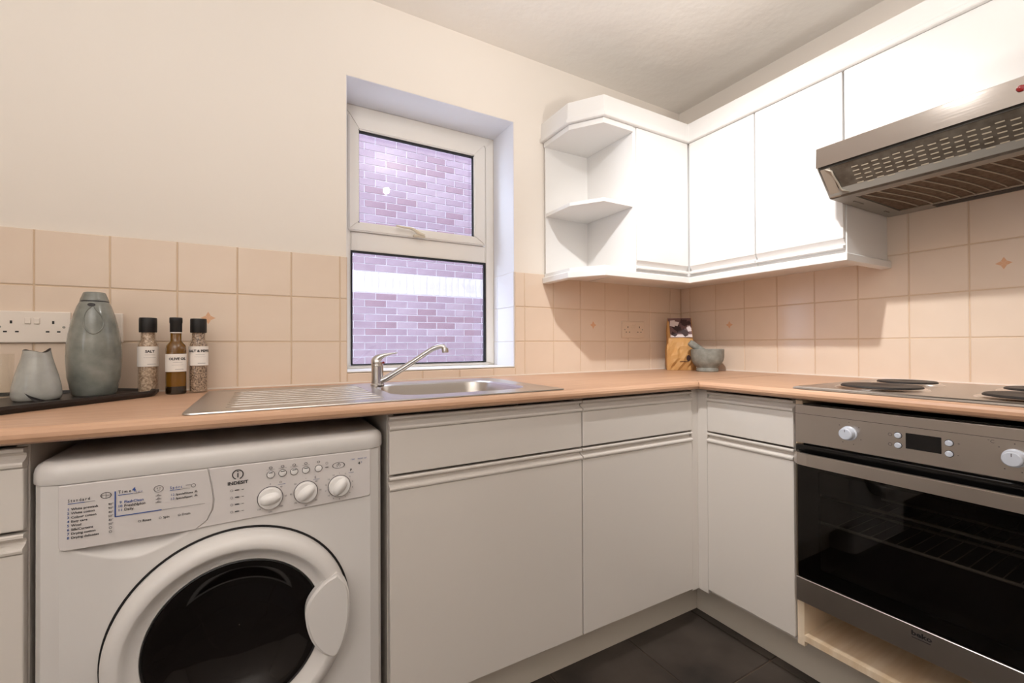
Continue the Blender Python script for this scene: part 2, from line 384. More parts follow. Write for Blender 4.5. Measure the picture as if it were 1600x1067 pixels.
v0 = [bm.verts.new((p[0], -1.75, p[1])) for p in noseb]; v1 = [bm.verts.new((p[0], A_(*p), p[1])) for p in noseb]
n = len(noseb)
for i in range(n): bm.faces.new((v0[i], v0[(i+1) % n], v1[(i+1) % n], v1[i]))
bm.faces.new(v0); bm.faces.new(v1[::-1])
link('worktop_slab', done(bm, 'slab'), M['woody'], wb)
M['joint'] = mat('dark_worktop_joint', lin(150, 112, 84), .6)
box('joint_strip', M['joint'], wb, XB+e-.002, -.01, YA+e-.0014, YA+e+.0006, ZW-.003, ZW+.0003)
prism('mitre_strip', M['joint'], wb, [(XB-.0004, YA-.0012), (XB+.0012, YA-.0012), (XB+e, YA+e-.0012), (XB+e-.0010, YA+e+.0004)], 'z', ZU+.004, ZW-.0045)

# ================================================================== base units
YD, XD = -.585, -.62     # door face planes
def rail_profile(flip=False):
    if flip: return [(-.018, 0), (-.002, 0), (.001, .002), (.001, .010), (-.002, .012), (-.0125, .0135), (-.0135, .016), (-.0005, .0335), (-.018, .034)]
    # (outward depth, distance from the grip edge)
    p = [(-.018, 0), (-.001, 0), (.001, .002), (.001, .006), (-.002, .008), (-.011, .0095), (-.013, .014), (-.009, .019), (-.001, .022), (.0035, .0235), (.0045, .027), (.0035, .031), (.0, .034), (-.018, .034)]
    return p
def front(kind, parent, wall, a0, a1, z0, z1, m, face, grip='top', rail=.034):
    """a drawer front or a door: slab plus grooved handle rail; a = position along the wall"""
    g = .0015; a0, a1 = min(a0, a1)+g, max(a0, a1)-g
    zs0, zs1 = (z0, z1-rail) if grip == 'top' else (z0+rail, z1)
    if wall == 'A': d = box(kind, m, parent, a0, a1, face, face+.018, zs0, zs1, .0022, 2)
    else: d = box(kind, m, parent, face, face+.018, a0, a1, zs0, zs1, .0022, 2)
    pr = [(face-dp, (z1-q) if grip == 'top' else (z0+q)) for dp, q in rail_profile(grip != 'top')]
    rl = bmesh.new(); aprism(rl, pr, 'x' if wall == 'A' else 'y', a0, a1) if wall == 'A' else None
    if wall != 'A':
        A = [rl.verts.new((p[0], a0, p[1])) for p in pr]; B = [rl.verts.new((p[0], a1, p[1])) for p in pr]; n = len(pr)
        for i in range(n): rl.faces.new((A[i], A[(i+1) % n], B[(i+1) % n], B[i]))
        rl.faces.new(A); rl.faces.new(B[::-1])
    o = bpy.data.objects.new('handle_rail', done(rl, 'handle_rail')); COL.objects.link(o); o.data.materials.append(m)
    o.parent = d; o.matrix_parent_inverse = Matrix.Identity(4)
    # the door mesh is in world space below its root; cancel the same offset
    o.matrix_parent_inverse = Matrix.Identity(4)
    return d
def carcassA(name, x0, x1, label, m=None, z1=.874):
    r = empty(name, ((x0+x1)/2, -.3, 0.15), label, 'cabinet', 'fitted base units')
    bm = bmesh.new(); t = .016
    abox(bm, x0, x0+t, YD+.02, -.02, .15, z1); abox(bm, x1-t, x1, YD+.02, -.02, .15, z1)
    abox(bm, x0+t, x1-t, YD+.02, -.02, .15, .166); abox(bm, x0+t, x1-t, -.036, -.02, .166, z1)
    link('carcass', done(bm, 'carcass'), M['unit'], r); return r
ZT, ZD0, ZD1, ZB = .8715, .7315, .7255, .160
specs = [(-2.95, -2.353, 'off-white base unit left of the washing machine, mostly out of view'),
         (-1.7385, -1.1545, 'wide off-white base unit under the sink bowl, beside the washing machine'),
         (-1.1535, -.652, 'narrower off-white base unit between sink unit and corner post')]
for x0, x1, lb in specs:
    u = carcassA('base_unit', x0, x1, lb)
    front('drawer_front', u, 'A', x0, x1, ZD0, ZT, M['unit'], YD); front('door', u, 'A', x0, x1, ZB, ZD1, M['unit'], YD)
u = empty('base_unit', (-.31, -.77, .15), 'small off-white base unit between corner post and oven', 'cabinet', 'fitted base units')
bm = bmesh.new(); abox(bm, XD+.02, -.02, -.9175, -.9015, .15, .874); abox(bm, XD+.02, -.02, -.633, -.617, .15, .874); abox(bm, XD+.02, -.02, -.9015, -.633, .15, .166)
link('carcass', done(bm, 'carcass'), M['unit'], u)
front('drawer_front', u, 'B', -.9165, -.6205, ZD0, ZT, M['unit'], XD); front('door', u, 'B', -.9165, -.6205, ZB+.006, ZD1, M['unit'], XD)
cp = empty('corner_post', (-.61, -.58, .15), 'off-white corner post joining the two runs of base units', 'corner post')
box('post_face', M['unit'], cp, -.6505, -.600, YD+.006, YD+.022, .15, .878, .001)
box('post_return', M['unit'], cp, -.616, -.600, -.619, YD+.006, .15, .878, .001)
# plinths
p = box('plinth', M['plinth'], None, -1.735, -.5215, -.4985, -.4825, .010, .152, .001); tag(p, 'cream plinth board under the sink-side base units', 'plinth')
p = box('plinth', M['plinth'], None, -.5255, -.5095, -1.75, -.4995, .010, .160, .001); tag(p, 'cream plinth board under the oven-side base units', 'plinth')

# ================================================================== oven and its housing
OY0, OY1, XO = -1.522, -.925, -.628
hs = empty('oven_housing', (-.31, -1.22, .15), 'pale board housing under the oven with an open slot', 'cabinet')
bm = bmesh.new()
abox(bm, -.612, -.02, -.9375, -.9185, .15, .874); abox(bm, -.612, -.02, OY0-.02, OY0-.004, .15, .874)
abox(bm, -.612, -.02, OY0-.004, -.9375, .165, .183)
link('side_and_base_boards', done(bm, 'boards'), M['beech_in'], hs)
box('top_rail', M['beech_in'], hs, -.612, -.04, OY0-.004, -.9375, .279, .289, .001)
box('back_board', M['beech_in'], hs, -.06, -.045, OY0-.004, -.9375, .183, .279)
ov = empty('built_in_oven', (-.33, (OY0+OY1)/2, .29), 'stainless steel built-in electric oven with black glass door below the hob', 'oven')
# cavity
bm = bmesh.new(); x0, x1, y0, y1, z0, z1 = XO+.03, -.12, OY0+.03, OY1-.03, .345, .735; t = .008
abox(bm, x0, x1, y0-t, y0, z0-t, z1+t); abox(bm, x0, x1, y1, y1+t, z0-t, z1+t); abox(bm, x0, x1, y0, y1, z0-t, z0); abox(bm, x0, x1, y0, y1, z1, z1+t); abox(bm, x1, x1+t, y0-t, y1+t, z0-t, z1+t)
cav = link('oven_cavity', done(bm, 'cavity'), mat('grey_oven_enamel', lin(92, 88, 84), .35), ov)
bm = bmesh.new()
for rr in (.045, .075, .105): 
    atube(bm, [(-.135, -1.225+rr*math.cos(a*PI/12), .545+rr*math.sin(a*PI/12)) for a in range(25)], .003, 6)
for a in range(12): atube(bm, [(-.135, -1.225+.03*math.cos(a*PI/6), .545+.03*math.sin(a*PI/6)), (-.135, -1.225+.12*math.cos(a*PI/6+.3), .545+.12*math.sin(a*PI/6+.3))], .0025, 6)
link('fan_guard', done(bm, 'fan'), M['mesh_metal'], ov)
bm = bmesh.new()
for zz, xs in ((.51, (-.555, -.36, -.16)), (.59, (-.555, -.16))):
    for xx in xs: atube(bm, [(xx, y0+.002, zz), (xx, y1-.002, zz)], .0042, 8)
    if zz < .55:
        for k in range(18): atube(bm, [(-.555, y0+.03+k*.0275, zz), (-.16, y0+.03+k*.0275, zz)], .0012, 5)
link('oven_rack', done(bm, 'rack'), mat('pale_rack_wire', lin(196, 190, 180), .35, .3), ov, True)
cpn = box('control_panel', M['steely'], ov, XO, XO+.02, OY0, OY1, .7525, .863, .0015, 2)
box('panel_seam', M['ink'], cpn, XO-.0003, XO+.001, OY0, OY1, .8372, .8382)
box('oven_body', M['blackgloss'], ov, XO+.02, -.08, OY0+.004, OY1-.004, .738, .866)
box('clock_display', M['lcd'], cpn, XO-.0012, XO+.002, -1.2475, -1.1822, .7845, .8225, .0006)
for yy, zz in ((-1.1675, .8135), (-1.1675, .789), (-1.2608, .8125), (-1.2608, .7878)):
    b_ = lathe('push_button', M['silver'], cpn, [(.0068, 0), (.0068, -.004), (.0055, -.005), (.001, -.0052)], (XO, yy, zz), 'x', 20)
    lathe('button_ring', M['ink'], b_, [(.0080, 0), (.0080, -.0008), (.0066, -.0008)], (XO, yy, zz), 'x', 20, False)
for yy in (-1.0625, -1.362):
    k_ = lathe('control_knob', M['silver'], cpn, [(.019, 0), (.019, -.004), (.0165, -.006), (.0155, -.022), (.0135, -.024), (.001, -.0245)], (XO, yy, .8005), 'x', 32)
    box('knob_pointer', M['inkgrey'], k_, XO-.025, XO-.0243, yy-.0006, yy+.0006, .806, .813)
    for a in (40, 90, 140, 205, 250, 300): 
        aa = math.radians(a); box('dial_mark', M['inkgrey'], cpn, XO-.0004, XO, yy+.0295*math.cos(aa)-.001, yy+.0295*math.cos(aa)+.001, .8005+.0295*math.sin(aa)-.001, .8005+.0295*math.sin(aa)+.001)
text('printed_symbol', '°C', M['inkgrey'], cpn, (XO-.0005, -1.322, .826), .010, '-x')
text('printed_symbol', '+', M['inkgrey'], cpn, (XO-.0005, -1.274, .810), .010, '-x'); text('printed_symbol', '-', M['inkgrey'], cpn, (XO-.0005, -1.274, .785), .010, '-x')
for zz in (.8135, .789): lathe('printed_symbol', M['inkgrey'], cpn, [(.0042, -.0004), (.0032, -.0004)], (XO, -1.1515, zz), 'x', 16, False)
dr = box('oven_door', M['blackgloss'], ov, XO, XO+.022, OY0, OY1, .722, .747, .002)
box('door_glass', M['ovenglass'], dr, XO+.002, XO+.008, OY0, OY1, .358, .722)
fr = boxes('door_surround', M['blackgloss'], dr, [(XO+.009, XO+.022, OY1-.055, OY1, .358, .722), (XO+.009, XO+.022, OY0, OY0+.055, .358, .722), (XO+.009, XO+.022, OY0+.055, OY1-.055, .358, .392), (XO+.009, XO+.022, OY0+.055, OY1-.055, .675, .722)])
hb = bmesh.new()
pts = [(XO-.001, OY1-.004), (XO-.018, OY1-.006), (XO-.036, OY1-.022), (XO-.040, OY1-.05), (XO-.040, OY0+.05), (XO-.036, OY0+.022), (XO-.018, OY0+.006), (XO-.001, OY0+.004), (XO-.001, OY0+.014), (XO-.016, OY0+.018), (XO-.026, OY0+.03), (XO-.028, OY0+.055), (XO-.028, OY1-.055), (XO-.026, OY1-.03), (XO-.016, OY1-.018), (XO-.001, OY1-.014)]
aprism(hb, pts, 'z', .6965, .7305); bmesh.ops.recalc_face_normals(hb, faces=hb.faces[:])
bmesh.ops.bevel(hb, geom=[e_ for e_ in hb.edges if abs(e_.verts[0].co.z-e_.verts[1].co.z) < 1e-6], offset=.002, segments=2, affect='EDGES')
link('door_handle', done(hb, 'handle'), M['steely'], dr)
tr_ = box('lower_trim', M['steely'], dr, XO-.002, XO+.02, OY0, OY1, .2885, .358, .0012)
text('maker_lettering', 'beko', M['ink'], ov, (XO-.0030, -1.1895, .3365), .0160, '-x', bold=.0005, sx=1.2)
box('lettering_underline', M['ink'], ov, XO-.0030, XO-.0018, -1.2255, -1.1905, .3300, .3316)
# hob
hb_ = empty('electric_hob', (-.4, -1.2, ZW), 'stainless steel electric hob with four solid black hotplates', 'hob')
HX0, HX1, HY0, HY1 = -.640, -.135, -1.52, -.925
bm = bmesh.new()
lo = [(HX0, HY1), (HX1, HY1), (HX1, HY0), (HX0, HY0)]
rect = lambda i, z: [bm.verts.new((x+(i if x < -.4 else -i), y+(i if y < -1.2 else -i), z)) for x, y in lo]
a_, b_, c2, d2_ = rect(0, ZW+.0005), rect(.001, ZW+.005), rect(.006, ZW+.0075), rect(.022, ZW+.0065)
for A, B in ((a_, b_), (b_, c2), (c2, d2_)):
    for i in range(4): bm.faces.new((A[i], A[(i+1) % 4], B[(i+1) % 4], B[i]))
bm.faces.new(d2_); bm.faces.new(a_)
link('hob_plate', done(bm, 'plate'), M['steely'], hb_)
for x, y, r_ in ((-.500, -1.085, .0925), (-.270, -1.065, .0745), (-.500, -1.375, .0745+.018), (-.270, -1.36, .0925)):
    hp = lathe('hotplate', M['cast'], hb_, [(r_-.003, .004), (r_-.003, .0135), (r_-.006, .016), (r_-.03, .0158), (.022, .0158), (.019, .0148), (.001, .0148)], (x, y, ZW), 'z', 48)
    lathe('hotplate_ring', M['chrome'], hp, [(r_+.012, .006), (r_+.006, .009), (r_, .0115), (r_-.003, .0115)], (x, y, ZW), 'z', 48, False)

# ================================================================== wall cabinets
XC, YC = -.325, -.315; Z0, Z1 = 1.357, 1.9465
cu = empty('corner_wall_cabinet', (-.2, -.2, Z0), 'white corner wall cabinet with two doors meeting in the inner corner', 'cabinet', 'white wall cabinets')
prism('carcass', M['white'], cu, [(0, 0), (-.645, 0), (-.645, YC+.019), (XC+.019, YC+.019), (XC+.019, -.6215), (0, -.6215)], 'z', 1.3418, Z1+.0005)
front('door', cu, 'A', -.6445, XC-.001, Z0, Z1, M['white'], YC, 'bottom'); front('door', cu, 'B', -.6215, YC-.003, Z0, Z1, M['white'], XC, 'bottom')
cu = empty('wall_cabinet', (-.17, -.77, Z0), 'white single-door wall cabinet between the corner cabinet and the cooker hood', 'cabinet', 'white wall cabinets')
box('carcass', M['white'], cu, XC+.019, -.001, -.925, -.6225, 1.3418, Z1+.0005, .0008)
front('door', cu, 'B', -.9235, -.6235, Z0, Z1, M['white'], XC, 'bottom')
cu = empty('bridging_wall_cabinet', (-.17, -1.22, 1.65), 'short white wall cabinet directly above the cooker hood', 'cabinet', 'white wall cabinets')
box('carcass', M['white'], cu, XC+.019, -.001, -1.525, -.9265, 1.652, Z1+.0005, .0008)
box('door', M['white'], cu, XC, XC+.018, -1.524, -.9285, 1.650, Z1, .0022, 2)
# open end shelves
sh = empty('open_shelf_unit', (-.78, -.16, 1.34), 'white open corner shelf unit at the end of the wall cabinets by the window', 'shelf')
box('back_panel', M['white'], sh, -.9, -.6455, -.016, -.009, 1.345, 1.945)
box('side_panel', M['white'], sh, -.6625, -.6458, YC+.004, -.009, 1.345, 1.9465, .0008)
def board(off=0): return [(-.905-off, -.0095), (-.905-off, -.195-off*.6), (-.822-off*.5, YC-off), (-.663, YC-off), (-.663, -.0095)]
prism('shelf', M['white'], sh, board(), 'z', 1.3415, 1.3575, .001); prism('shelf', M['white'], sh, board(-.004), 'z', 1.6125, 1.6275, .001); prism('shelf', M['white'], sh, board(), 'z', 1.9245, 1.9465, .001)
def strip(bm, path, prof):
    """moulding: prof = [(outward, z)] closed, along an open plan path (outward is to the right of travel)"""
    P = [Vector((p[0], p[1], 0)) for p in path]; rings = []
    for i, p in enumerate(P):
        d0 = (P[i]-P[i-1]).normalized() if i else None; d1 = (P[i+1]-P[i]).normalized() if i < len(P)-1 else None
        nrm = lambda d: Vector((d.y, -d.x, 0))
        if d0 is None: m_ = nrm(d1)
        elif d1 is None: m_ = nrm(d0)
        else:
            s = nrm(d0)+nrm(d1); m_ = s*(2/s.dot(s))
        rings.append([bm.verts.new((p.x+m_.x*o_, p.y+m_.y*o_, z_)) for o_, z_ in prof])
    n = len(prof)
    for A, B in zip(rings, rings[1:]):
        for k in range(n): bm.faces.new((A[k], A[(k+1) % n], B[(k+1) % n], B[k]))
    bm.faces.new(rings[0]); bm.faces.new(rings[-1])
path = [(-.908, -.0015), (-.908, -.196), (-.823, YC-.002), (XC-.003, YC-.002), (XC-.003, -.930)]
bm = bmesh.new(); strip(bm, [(-.908, -.0095)]+path[1:]+[(-.009, -.930)], [(-.024, 1.3145), (.004, 1.3145), (.007, 1.3165), (.007, 1.338), (.004, 1.3415), (-.024, 1.3415)])
o = link('light_pelmet', done(bm, 'pelmet'), M['white'], None); tag(o, 'white pelmet strip running along the bottom of the wall cabinets', 'pelmet')
bm = bmesh.new(); strip(bm, path[:-1]+[(XC-.003, -1.525)], [(-.016, 1.9475), (.010, 1.9475), (.013, 1.950), (.013, 1.962), (.006, 1.966), (.006, 1.975), (.002, 2.034), (-.016, 2.034)])
o = link('cornice', done(bm, 'cornice'), M['white'], None); tag(o, 'white cornice board along the top of the wall cabinets', 'cornice')

# ================================================================== cooker hood
hd = empty('cooker_hood', (-.25, -1.22, 1.503), 'stainless steel visor cooker hood with grey slotted grille over the hob', 'cooker hood')
hy0, hy1 = -1.522, -.927
prism('hood_housing', M['grey_metal'], hd, [(-.012, 1.5065), (-.012, 1.6475), (-.40, 1.6475), (-.49, 1.60), (-.49, 1.592), (-.43, 1.5065)], 'y', hy0+.003, hy1-.003)
prism('front_lip', M['hoodsteel'], hd, [(-.503, 1.5855), (-.500, 1.6455), (-.497, 1.648), (-.330, 1.648), (-.330, 1.643), (-.494, 1.643), (-.497, 1.590), (-.486, 1.590), (-.486, 1.5855)], 'y', hy0, hy1, 0)
for yy in (hy1, hy0+.004): prism('side_cheek', M['grey_metal'], hd, [(-.498, 1.587), (-.420, 1.5035), (-.009, 1.5035), (-.009, 1.64), (-.495, 1.64)], 'y', yy-.004, yy, .0008)
# sloping slotted visor
dn = Vector((-.420+.494, 0, 1.5035-1.584)); L = dn.length; dn.normalize(); nn = Vector((dn.z, 0, -dn.x))
if nn.x > 0: nn = -nn
org = Vector((-.494, 0, 1.584))
def vis(s, y, h): q = org+dn*s+nn*h; return (q.x, y, q.z)
def slab(bm, s0, s1, ya, yb, h0, h1):
    v = [bm.verts.new(vis(s, y, h)) for h in (h0, h1) for s, y in ((s0, ya), (s1, ya), (s1, yb), (s0, yb))]
    for f_ in ((0, 1, 2, 3), (7, 6, 5, 4), (0, 4, 5, 1), (1, 5, 6, 2), (2, 6, 7, 3), (3, 7, 4, 0)): bm.faces.new([v[i] for i in f_])
bm = bmesh.new(); slab(bm, .004, L, hy0+.005, hy1-.006, .0005, .0025); v_ = link('visor_grille', done(bm, 'visor'), M['mesh_metal'], hd)
bm = bmesh.new()
for c_i in range(20):
    for r_i in range(6):
        y_ = hy1-.085-c_i*.0245; s_0 = .022+r_i*.0135+(.004 if c_i % 2 else 0)
        slab(bm, s_0, s_0+.0028, y_-.016, y_, .0024, .0032)
o = link('grille_slots', done(bm, 'slots'), M['slot'], v_); o['kind'] = 'stuff'
bm = bmesh.new(); atube(bm, [vis(.006, hy1-.022, .003), vis(.016, hy1-.036, .006), vis(.03, hy1-.036, .006), vis(.06, hy1-.040, .006), vis(.085, hy1-.042, .006), vis(.098, hy1-.058, .004)], .0028, 8)
link('visor_bracket', done(bm, 'bracket'), M['wire'], hd, True)
bm = bmesh.new(); slab(bm, .004, L-.004, hy1-.034, hy1-.008, .0026, .0042); link('bracket_plate', done(bm, 'plate'), M['wire'], hd)
ft = box('filter_panel', M['filter'], hd, -.385, -.075, hy0+.03, hy1-.06, 1.5045, 1.5065)
bm = bmesh.new()
for k in range(16):
    y_ = hy1-.075-k*.034
    atube(bm, [(-.385+.31*t_/8, y_-.035*math.sin(PI*.5*t_/8), 1.5030) for t_ in range(9)], .0022, 6)
for xx in (-.385, -.075): atube(bm, [(xx, hy0+.03, 1.503), (xx, hy1-.06, 1.503)], .0025, 6)
o = link('filter_wires', done(bm, 'wires'), M['wire'], ft, True)
boxes('base_frame', M['grey_metal'], hd, [(-.420, -.388, hy0+.004, hy1-.004, 1.5015, 1.5055), (-.072, -.010, hy0+.004, hy1-.004, 1.5015, 1.5055), (-.388, -.072, hy1-.057, hy1-.004, 1.5015, 1.5055), (-.388, -.072, hy0+.004, hy0+.03, 1.5015, 1.5055)])
box('rear_slot', M['black'], hd, -.062, -.022, hy0+.02, hy1-.14, 1.5, 1.5016)
for a in ((-.34, -.28), (-.12, -.09)): box('base_clip', M['grey_metal'], hd, a[0], a[1], hy1-.035, hy1-.03, 1.4985, 1.5016)
lathe('indicator_lamp', M['red'], hd, [(.0075, 0), (.0075, -.003), (.006, -.0055), (.001, -.007)], (-.5008, -1.352, 1.6195), 'x', 20)

# ================================================================== sink and tap
sk = empty('kitchen_sink', (-1.69, -.35, ZW), 'stainless steel inset sink with ribbed drainer and one bowl', 'sink')
SX0, SX1, SY0, SY1 = -2.138, -1.222, -.598, -.095
def rrect(x0, x1, y0, y1, r, n=8):
    out = []
    for cx, cy, a0 in ((x1-r, y1-r, 0), (x0+r, y1-r, 90), (x0+r, y0+r, 180), (x1-r, y0+r, 270)):
        for k in range(n+1):
            a = math.radians(a0+90*k/n); out.append((cx+r*math.cos(a), cy+r*math.sin(a)))
    return out
bm = bmesh.new()
def ring(pts, z): return [bm.verts.new((x, y, z)) for x, y in pts]
def bridge(A, B):
    n = len(A)
    for i in range(n): bm.faces.new((A[i], A[(i+1) % n], B[(i+1) % n], B[i]))
O1 = ring(rrect(SX0, SX1, SY0, SY1, .018), ZW+.0005); O2 = ring(rrect(SX0+.001, SX1-.001, SY0+.001, SY1-.001, .018), ZW+.003); O3 = ring(rrect(SX0+.012, SX1-.012, SY0+.012, SY1-.012, .016), ZW+.0035); O4 = ring(rrect(SX0+.02, SX1-.02, SY0+.02, SY1-.02, .014), ZW+.0015)
bridge(O1, O2); bridge(O2, O3); bridge(O3, O4)
bx = lambda i, r, z: ring(rrect(BX0+.008+i, BX1-.008-i, BY0+.008+i, BY1-.008-i, r), z)
B1, B2, B3, B4, B5 = bx(-.006, .085, ZW+.0015), bx(0, .08, ZW-.003), bx(.006, .075, ZW-.02), bx(.02, .065, ZW-.12), bx(.05, .05, ZW-.14)
bridge(B1, B2); bridge(B2, B3); bridge(B3, B4); bridge(B4, B5); bm.faces.new(B5)
eO = [bm.edges.get((O4[i], O4[(i+1) % len(O4)])) for i in range(len(O4))]; eB = [bm.edges.get((B1[i], B1[(i+1) % len(B1)])) for i in range(len(B1))]
bmesh.ops.triangle_fill(bm, use_beauty=True, edges=eO+eB)
o = link('sink_sheet', done(bm, 'sink'), M['steel'], sk, True); sharp(o, .5)
for k in range(8):
    y_ = -.52+k*.048
    bm = bmesh.new()
    atube(bm, [(-2.07, y_, ZW+.0002), (-2.05, y_, ZW+.0009), (-1.80, y_, ZW+.0010), (-1.745, y_, ZW+.0022), (-1.735, y_, ZW+.0003)], .0022, 8); link('drainer_rib', done(bm, 'rib'), M['steel'], sk, True)
lathe('plug_hole', M['chrome'], sk, [(.038, 0), (.036, .002), (.028, .001), (.02, -.003), (.001, -.003)], (-1.49, -.335, ZW-.139), 'z', 28)
tp = empty('mixer_tap', (-1.672, -.165, ZW+.002), 'chrome single-lever mixer tap with long swivel spout', 'tap')
c0 = (-1.672, -.165, ZW+.0015)
lathe('tap_body', M['chrome'], tp, [(.0225, 0), (.0225, .004), (.0195, .007), (.0190, .06), (.0195, .062), (.0195, .066), (.0190, .068), (.0185, .074)], c0, 'z', 32)
bm = bmesh.new()
pl = spline([(0, 0, .066), (-.001, 0, .080), (.004, -.003, .090), (.018, -.010, .098), (.038, -.02, .1035), (.058, -.031, .1065)], 5)
rad = [.0190, .0192, .0194, .0194, .0192, .019, .0182, .0172, .016, .0145, .013, .0118, .0106, .0095, .0085, .0076, .0068, .006, .0052, .0046, .004, .0036, .0032, .0028, .0024, .002]
atube(bm, [Vector(c0)+p for p in pl], rad[:len(pl)], 16)
o = link('tap_lever', done(bm, 'lever'), M['chrome'], tp, True)
lathe('temperature_dot', M['red'], o, [(.004, 0), (.004, -.002), (.001, -.0028)], (c0[0]+.0150, c0[1]-.0185, c0[2]+.075), 'y', 12)
sp = [(-1.664, -.172, .925), (-1.640, -.185, .9385), (-1.58, -.217, .981), (-1.535, -.242, 1.015), (-1.512, -.255, 1.031), (-1.497, -.264, 1.037), (-1.486, -.270, 1.0385), (-1.480, -.2735, 1.034), (-1.478, -.275, 1.026)]
sv = spline(sp, 5); nS = len(sv)
tube('tap_spout', M['chrome'], tp, sv, [.0115-.003*min(1, i/12) for i in range(nS)], 16)
tube('spout_nozzle', M['chrome'], tp, [(-1.478, -.275, 1.034), (-1.4775, -.2752, 1.028), (-1.477, -.2755, 1.018)], [.0105, .0115, .0115], 20)

# ================================================================== washing machine
WXa, WXb, WY = -2.3465, -1.7525, -.6
wm = empty('washing_machine', ((WXa+WXb)/2, -.32, .01), 'white front-loading washer-dryer with dark round porthole under the worktop', 'washing machine')
def outline(g=0, back=-.05):
    return [(WXa-g, back), (WXa-g, WY+.040), (WXa-g+.004, WY+.024), (WXa+.014, WY+.011-g), (-2.306, WY-g), (-1.785, WY-g), (WXb-.012, WY+.011-g), (WXb+g-.004, WY+.024), (WXb+g, WY+.040), (WXb+g, back)]
# cabinet shell with an open front for the moulded front plate
bm = bmesh.new(); ol = outline(); n = len(ol)
A = [bm.verts.new((p[0], p[1], .01)) for p in ol]; B = [bm.verts.new((p[0], p[1], .804)) for p in ol]
for i in range(n):
    if i != 4: bm.faces.new((A[i], A[(i+1) % n], B[(i+1) % n], B[i]))
bm.faces.new(B); bm.faces.new(A[::-1])
o = link('cabinet_shell', done(bm, 'shell'), M['appliance'], wm)
# front plate with the finger scoop under the detergent drawer
def scoop(x, z):
    if not (-2.293 < x < -2.118) or z > .702: return 0
    t = (x+2.293)/.175
    low = .690-.034*math.sin(PI*min(1, t/.54)*.5) if t < .27*2 else .656+(.031*((t-.54)/.46)**1.25)
    if z < low: return 0
    q = (z-low)/(.702-low+1e-6)
    return .013*min(1, q*2.2)*min(1, (t/.08))*min(1, (1-t)/.2)
xs = [-2.306+i*.0035 for i in range(56)]+[-2.10+i*.0175 for i in range(19)]; xs[-1] = -1.785
zs = [.01]+[.1+i*.02 for i in range(27)]+[.64+i*.002 for i in range(33)]+[.75, .804]
bm = bmesh.new(); G = [[bm.verts.new((x, WY+scoop(x, z), z)) for x in xs] for z in zs]
for i in range(len(zs)-1):
    for j in range(len(xs)-1):
        if math.hypot((xs[j]+xs[j+1])/2+2.0432, (zs[i]+zs[i+1])/2-.4655) > .18: bm.faces.new((G[i][j], G[i][j+1], G[i+1][j+1], G[i+1][j]))
link('front_plate', done(bm, 'front'), M['appliance'], wm, True)
bm = bmesh.new(); R_ = [[bm.verts.new((p[0], p[1], z_)) for p in outline(g_, -.045)] for g_, z_ in ((.002, .805), (.003, .807), (.003, .824), (.0015, .831), (-.002, .8365), (-.0075, .8405), (-.015, .843))]
for A, B in zip(R_, R_[1:]):
    for i in range(len(A)): bm.faces.new((A[i], A[(i+1) % len(A)], B[(i+1) % len(A)], B[i]))
bm.faces.new(R_[0]); bm.faces.new(R_[-1])
o = link('top_cover', done(bm, 'top'), M['appliance'], wm, True); sharp(o, 1.0)
box('warning_sticker', M['tarnish'], wm, -1.812, -1.785, -.575, -.568, .8432, .8436)
PY = WY-.004
ctl = prism('control_panel', M['panel'], wm, [(-2.0925, .8035), (-1.785, .8035), (-1.785, .703), (-1.789, .6985), (-2.112, .6905), (-2.095, .7025), (-2.0855, .722), (-2.0835, .742), (-2.0868, .77)], 'y', PY, WY+.002, .0012)
dw = prism('detergent_drawer', M['panel'], wm, [(-2.306, .8035), (-2.0945, .8035), (-2.0885, .77), (-2.0852, .742), (-2.0872, .722), (-2.0965, .7025), (-2.1145, .6895), (-2.298, .6905), (-2.304, .693), (-2.306, .699)], 'y', PY-.001, WY+.002, .0012)
pz = PY-.0014
def T(s, x, z, size, m='ink', par=None, **k): return text('printed_text', s, M[m], par or dw, (x, pz-(.001 if (par or dw) is dw else 0)+.0002, z), size, '-y', **k)
def bar(x0, x1, z0, z1, m='ink', par=None):
    y_ = pz-(.001 if (par or dw) is dw else 0); return box('printed_line', M[m], par or dw, x0, x1, y_, y_+.0003, z0, z1)
def circle(x, z, r0, r1, m='ink', par=None, n=20, sx=1, arc=(0, 360)):
    y_ = pz-(.001 if (par or dw) is dw else 0); bm = bmesh.new(); k0 = None
    for i in range(n+1):
        a = math.radians(arc[0]+(arc[1]-arc[0])*i/n); k1 = [bm.verts.new((x+r*sx*math.cos(a), y_, z+r*math.sin(a))) for r in (r0, r1)]
        if k0: bm.faces.new((k0[0], k0[1], k1[1], k1[0]))
        k0 = k1
    return link('printed_ring', done(bm, 'ring'), M[m], par or dw)
T('S t a n d a r d', -2.2935, .7745, .0074, bold=.0001, sx=.70); bar(-2.2935, -2.272, .7712, .7722, 'inkblue'); bar(-2.272, -2.258, .7714, .7718, 'inkgrey')
circle(-2.2435, .7785, .0048, .0056, sx=1.35); bar(-2.2500, -2.2370, .7782, .7787); bar(-2.2438, -2.2433, .7735, .784)
for i, s in enumerate(('White prewash', 'White cotton', 'Colour cotton', 'Easy care', 'Wool', 'Silk/Curtains', 'Drying cotton', 'Drying delicates')):
    z_ = .7602-i*.00705
    T(str(i+1), -2.2945, z_, .0062, 'inkblue', bold=.0001); T(s, -2.2893, z_, .0056, bold=.00012)
    if i < 6: T(('90°', '90°', '40°', '50°', '40°', '30°')[i], -2.2405, z_, .0050, bold=.00004)
    else: circle(-2.2375, z_+.002, .0016, .0022, 'ink', n=10)
bar(-2.2320, -2.2302, .7385, .7835, 'inkblue'); bar(-2.2320, -2.165, .7372, .7388, 'inkblue'); bar(-2.165, -2.0985, .7377, .7381, 'inkgrey')
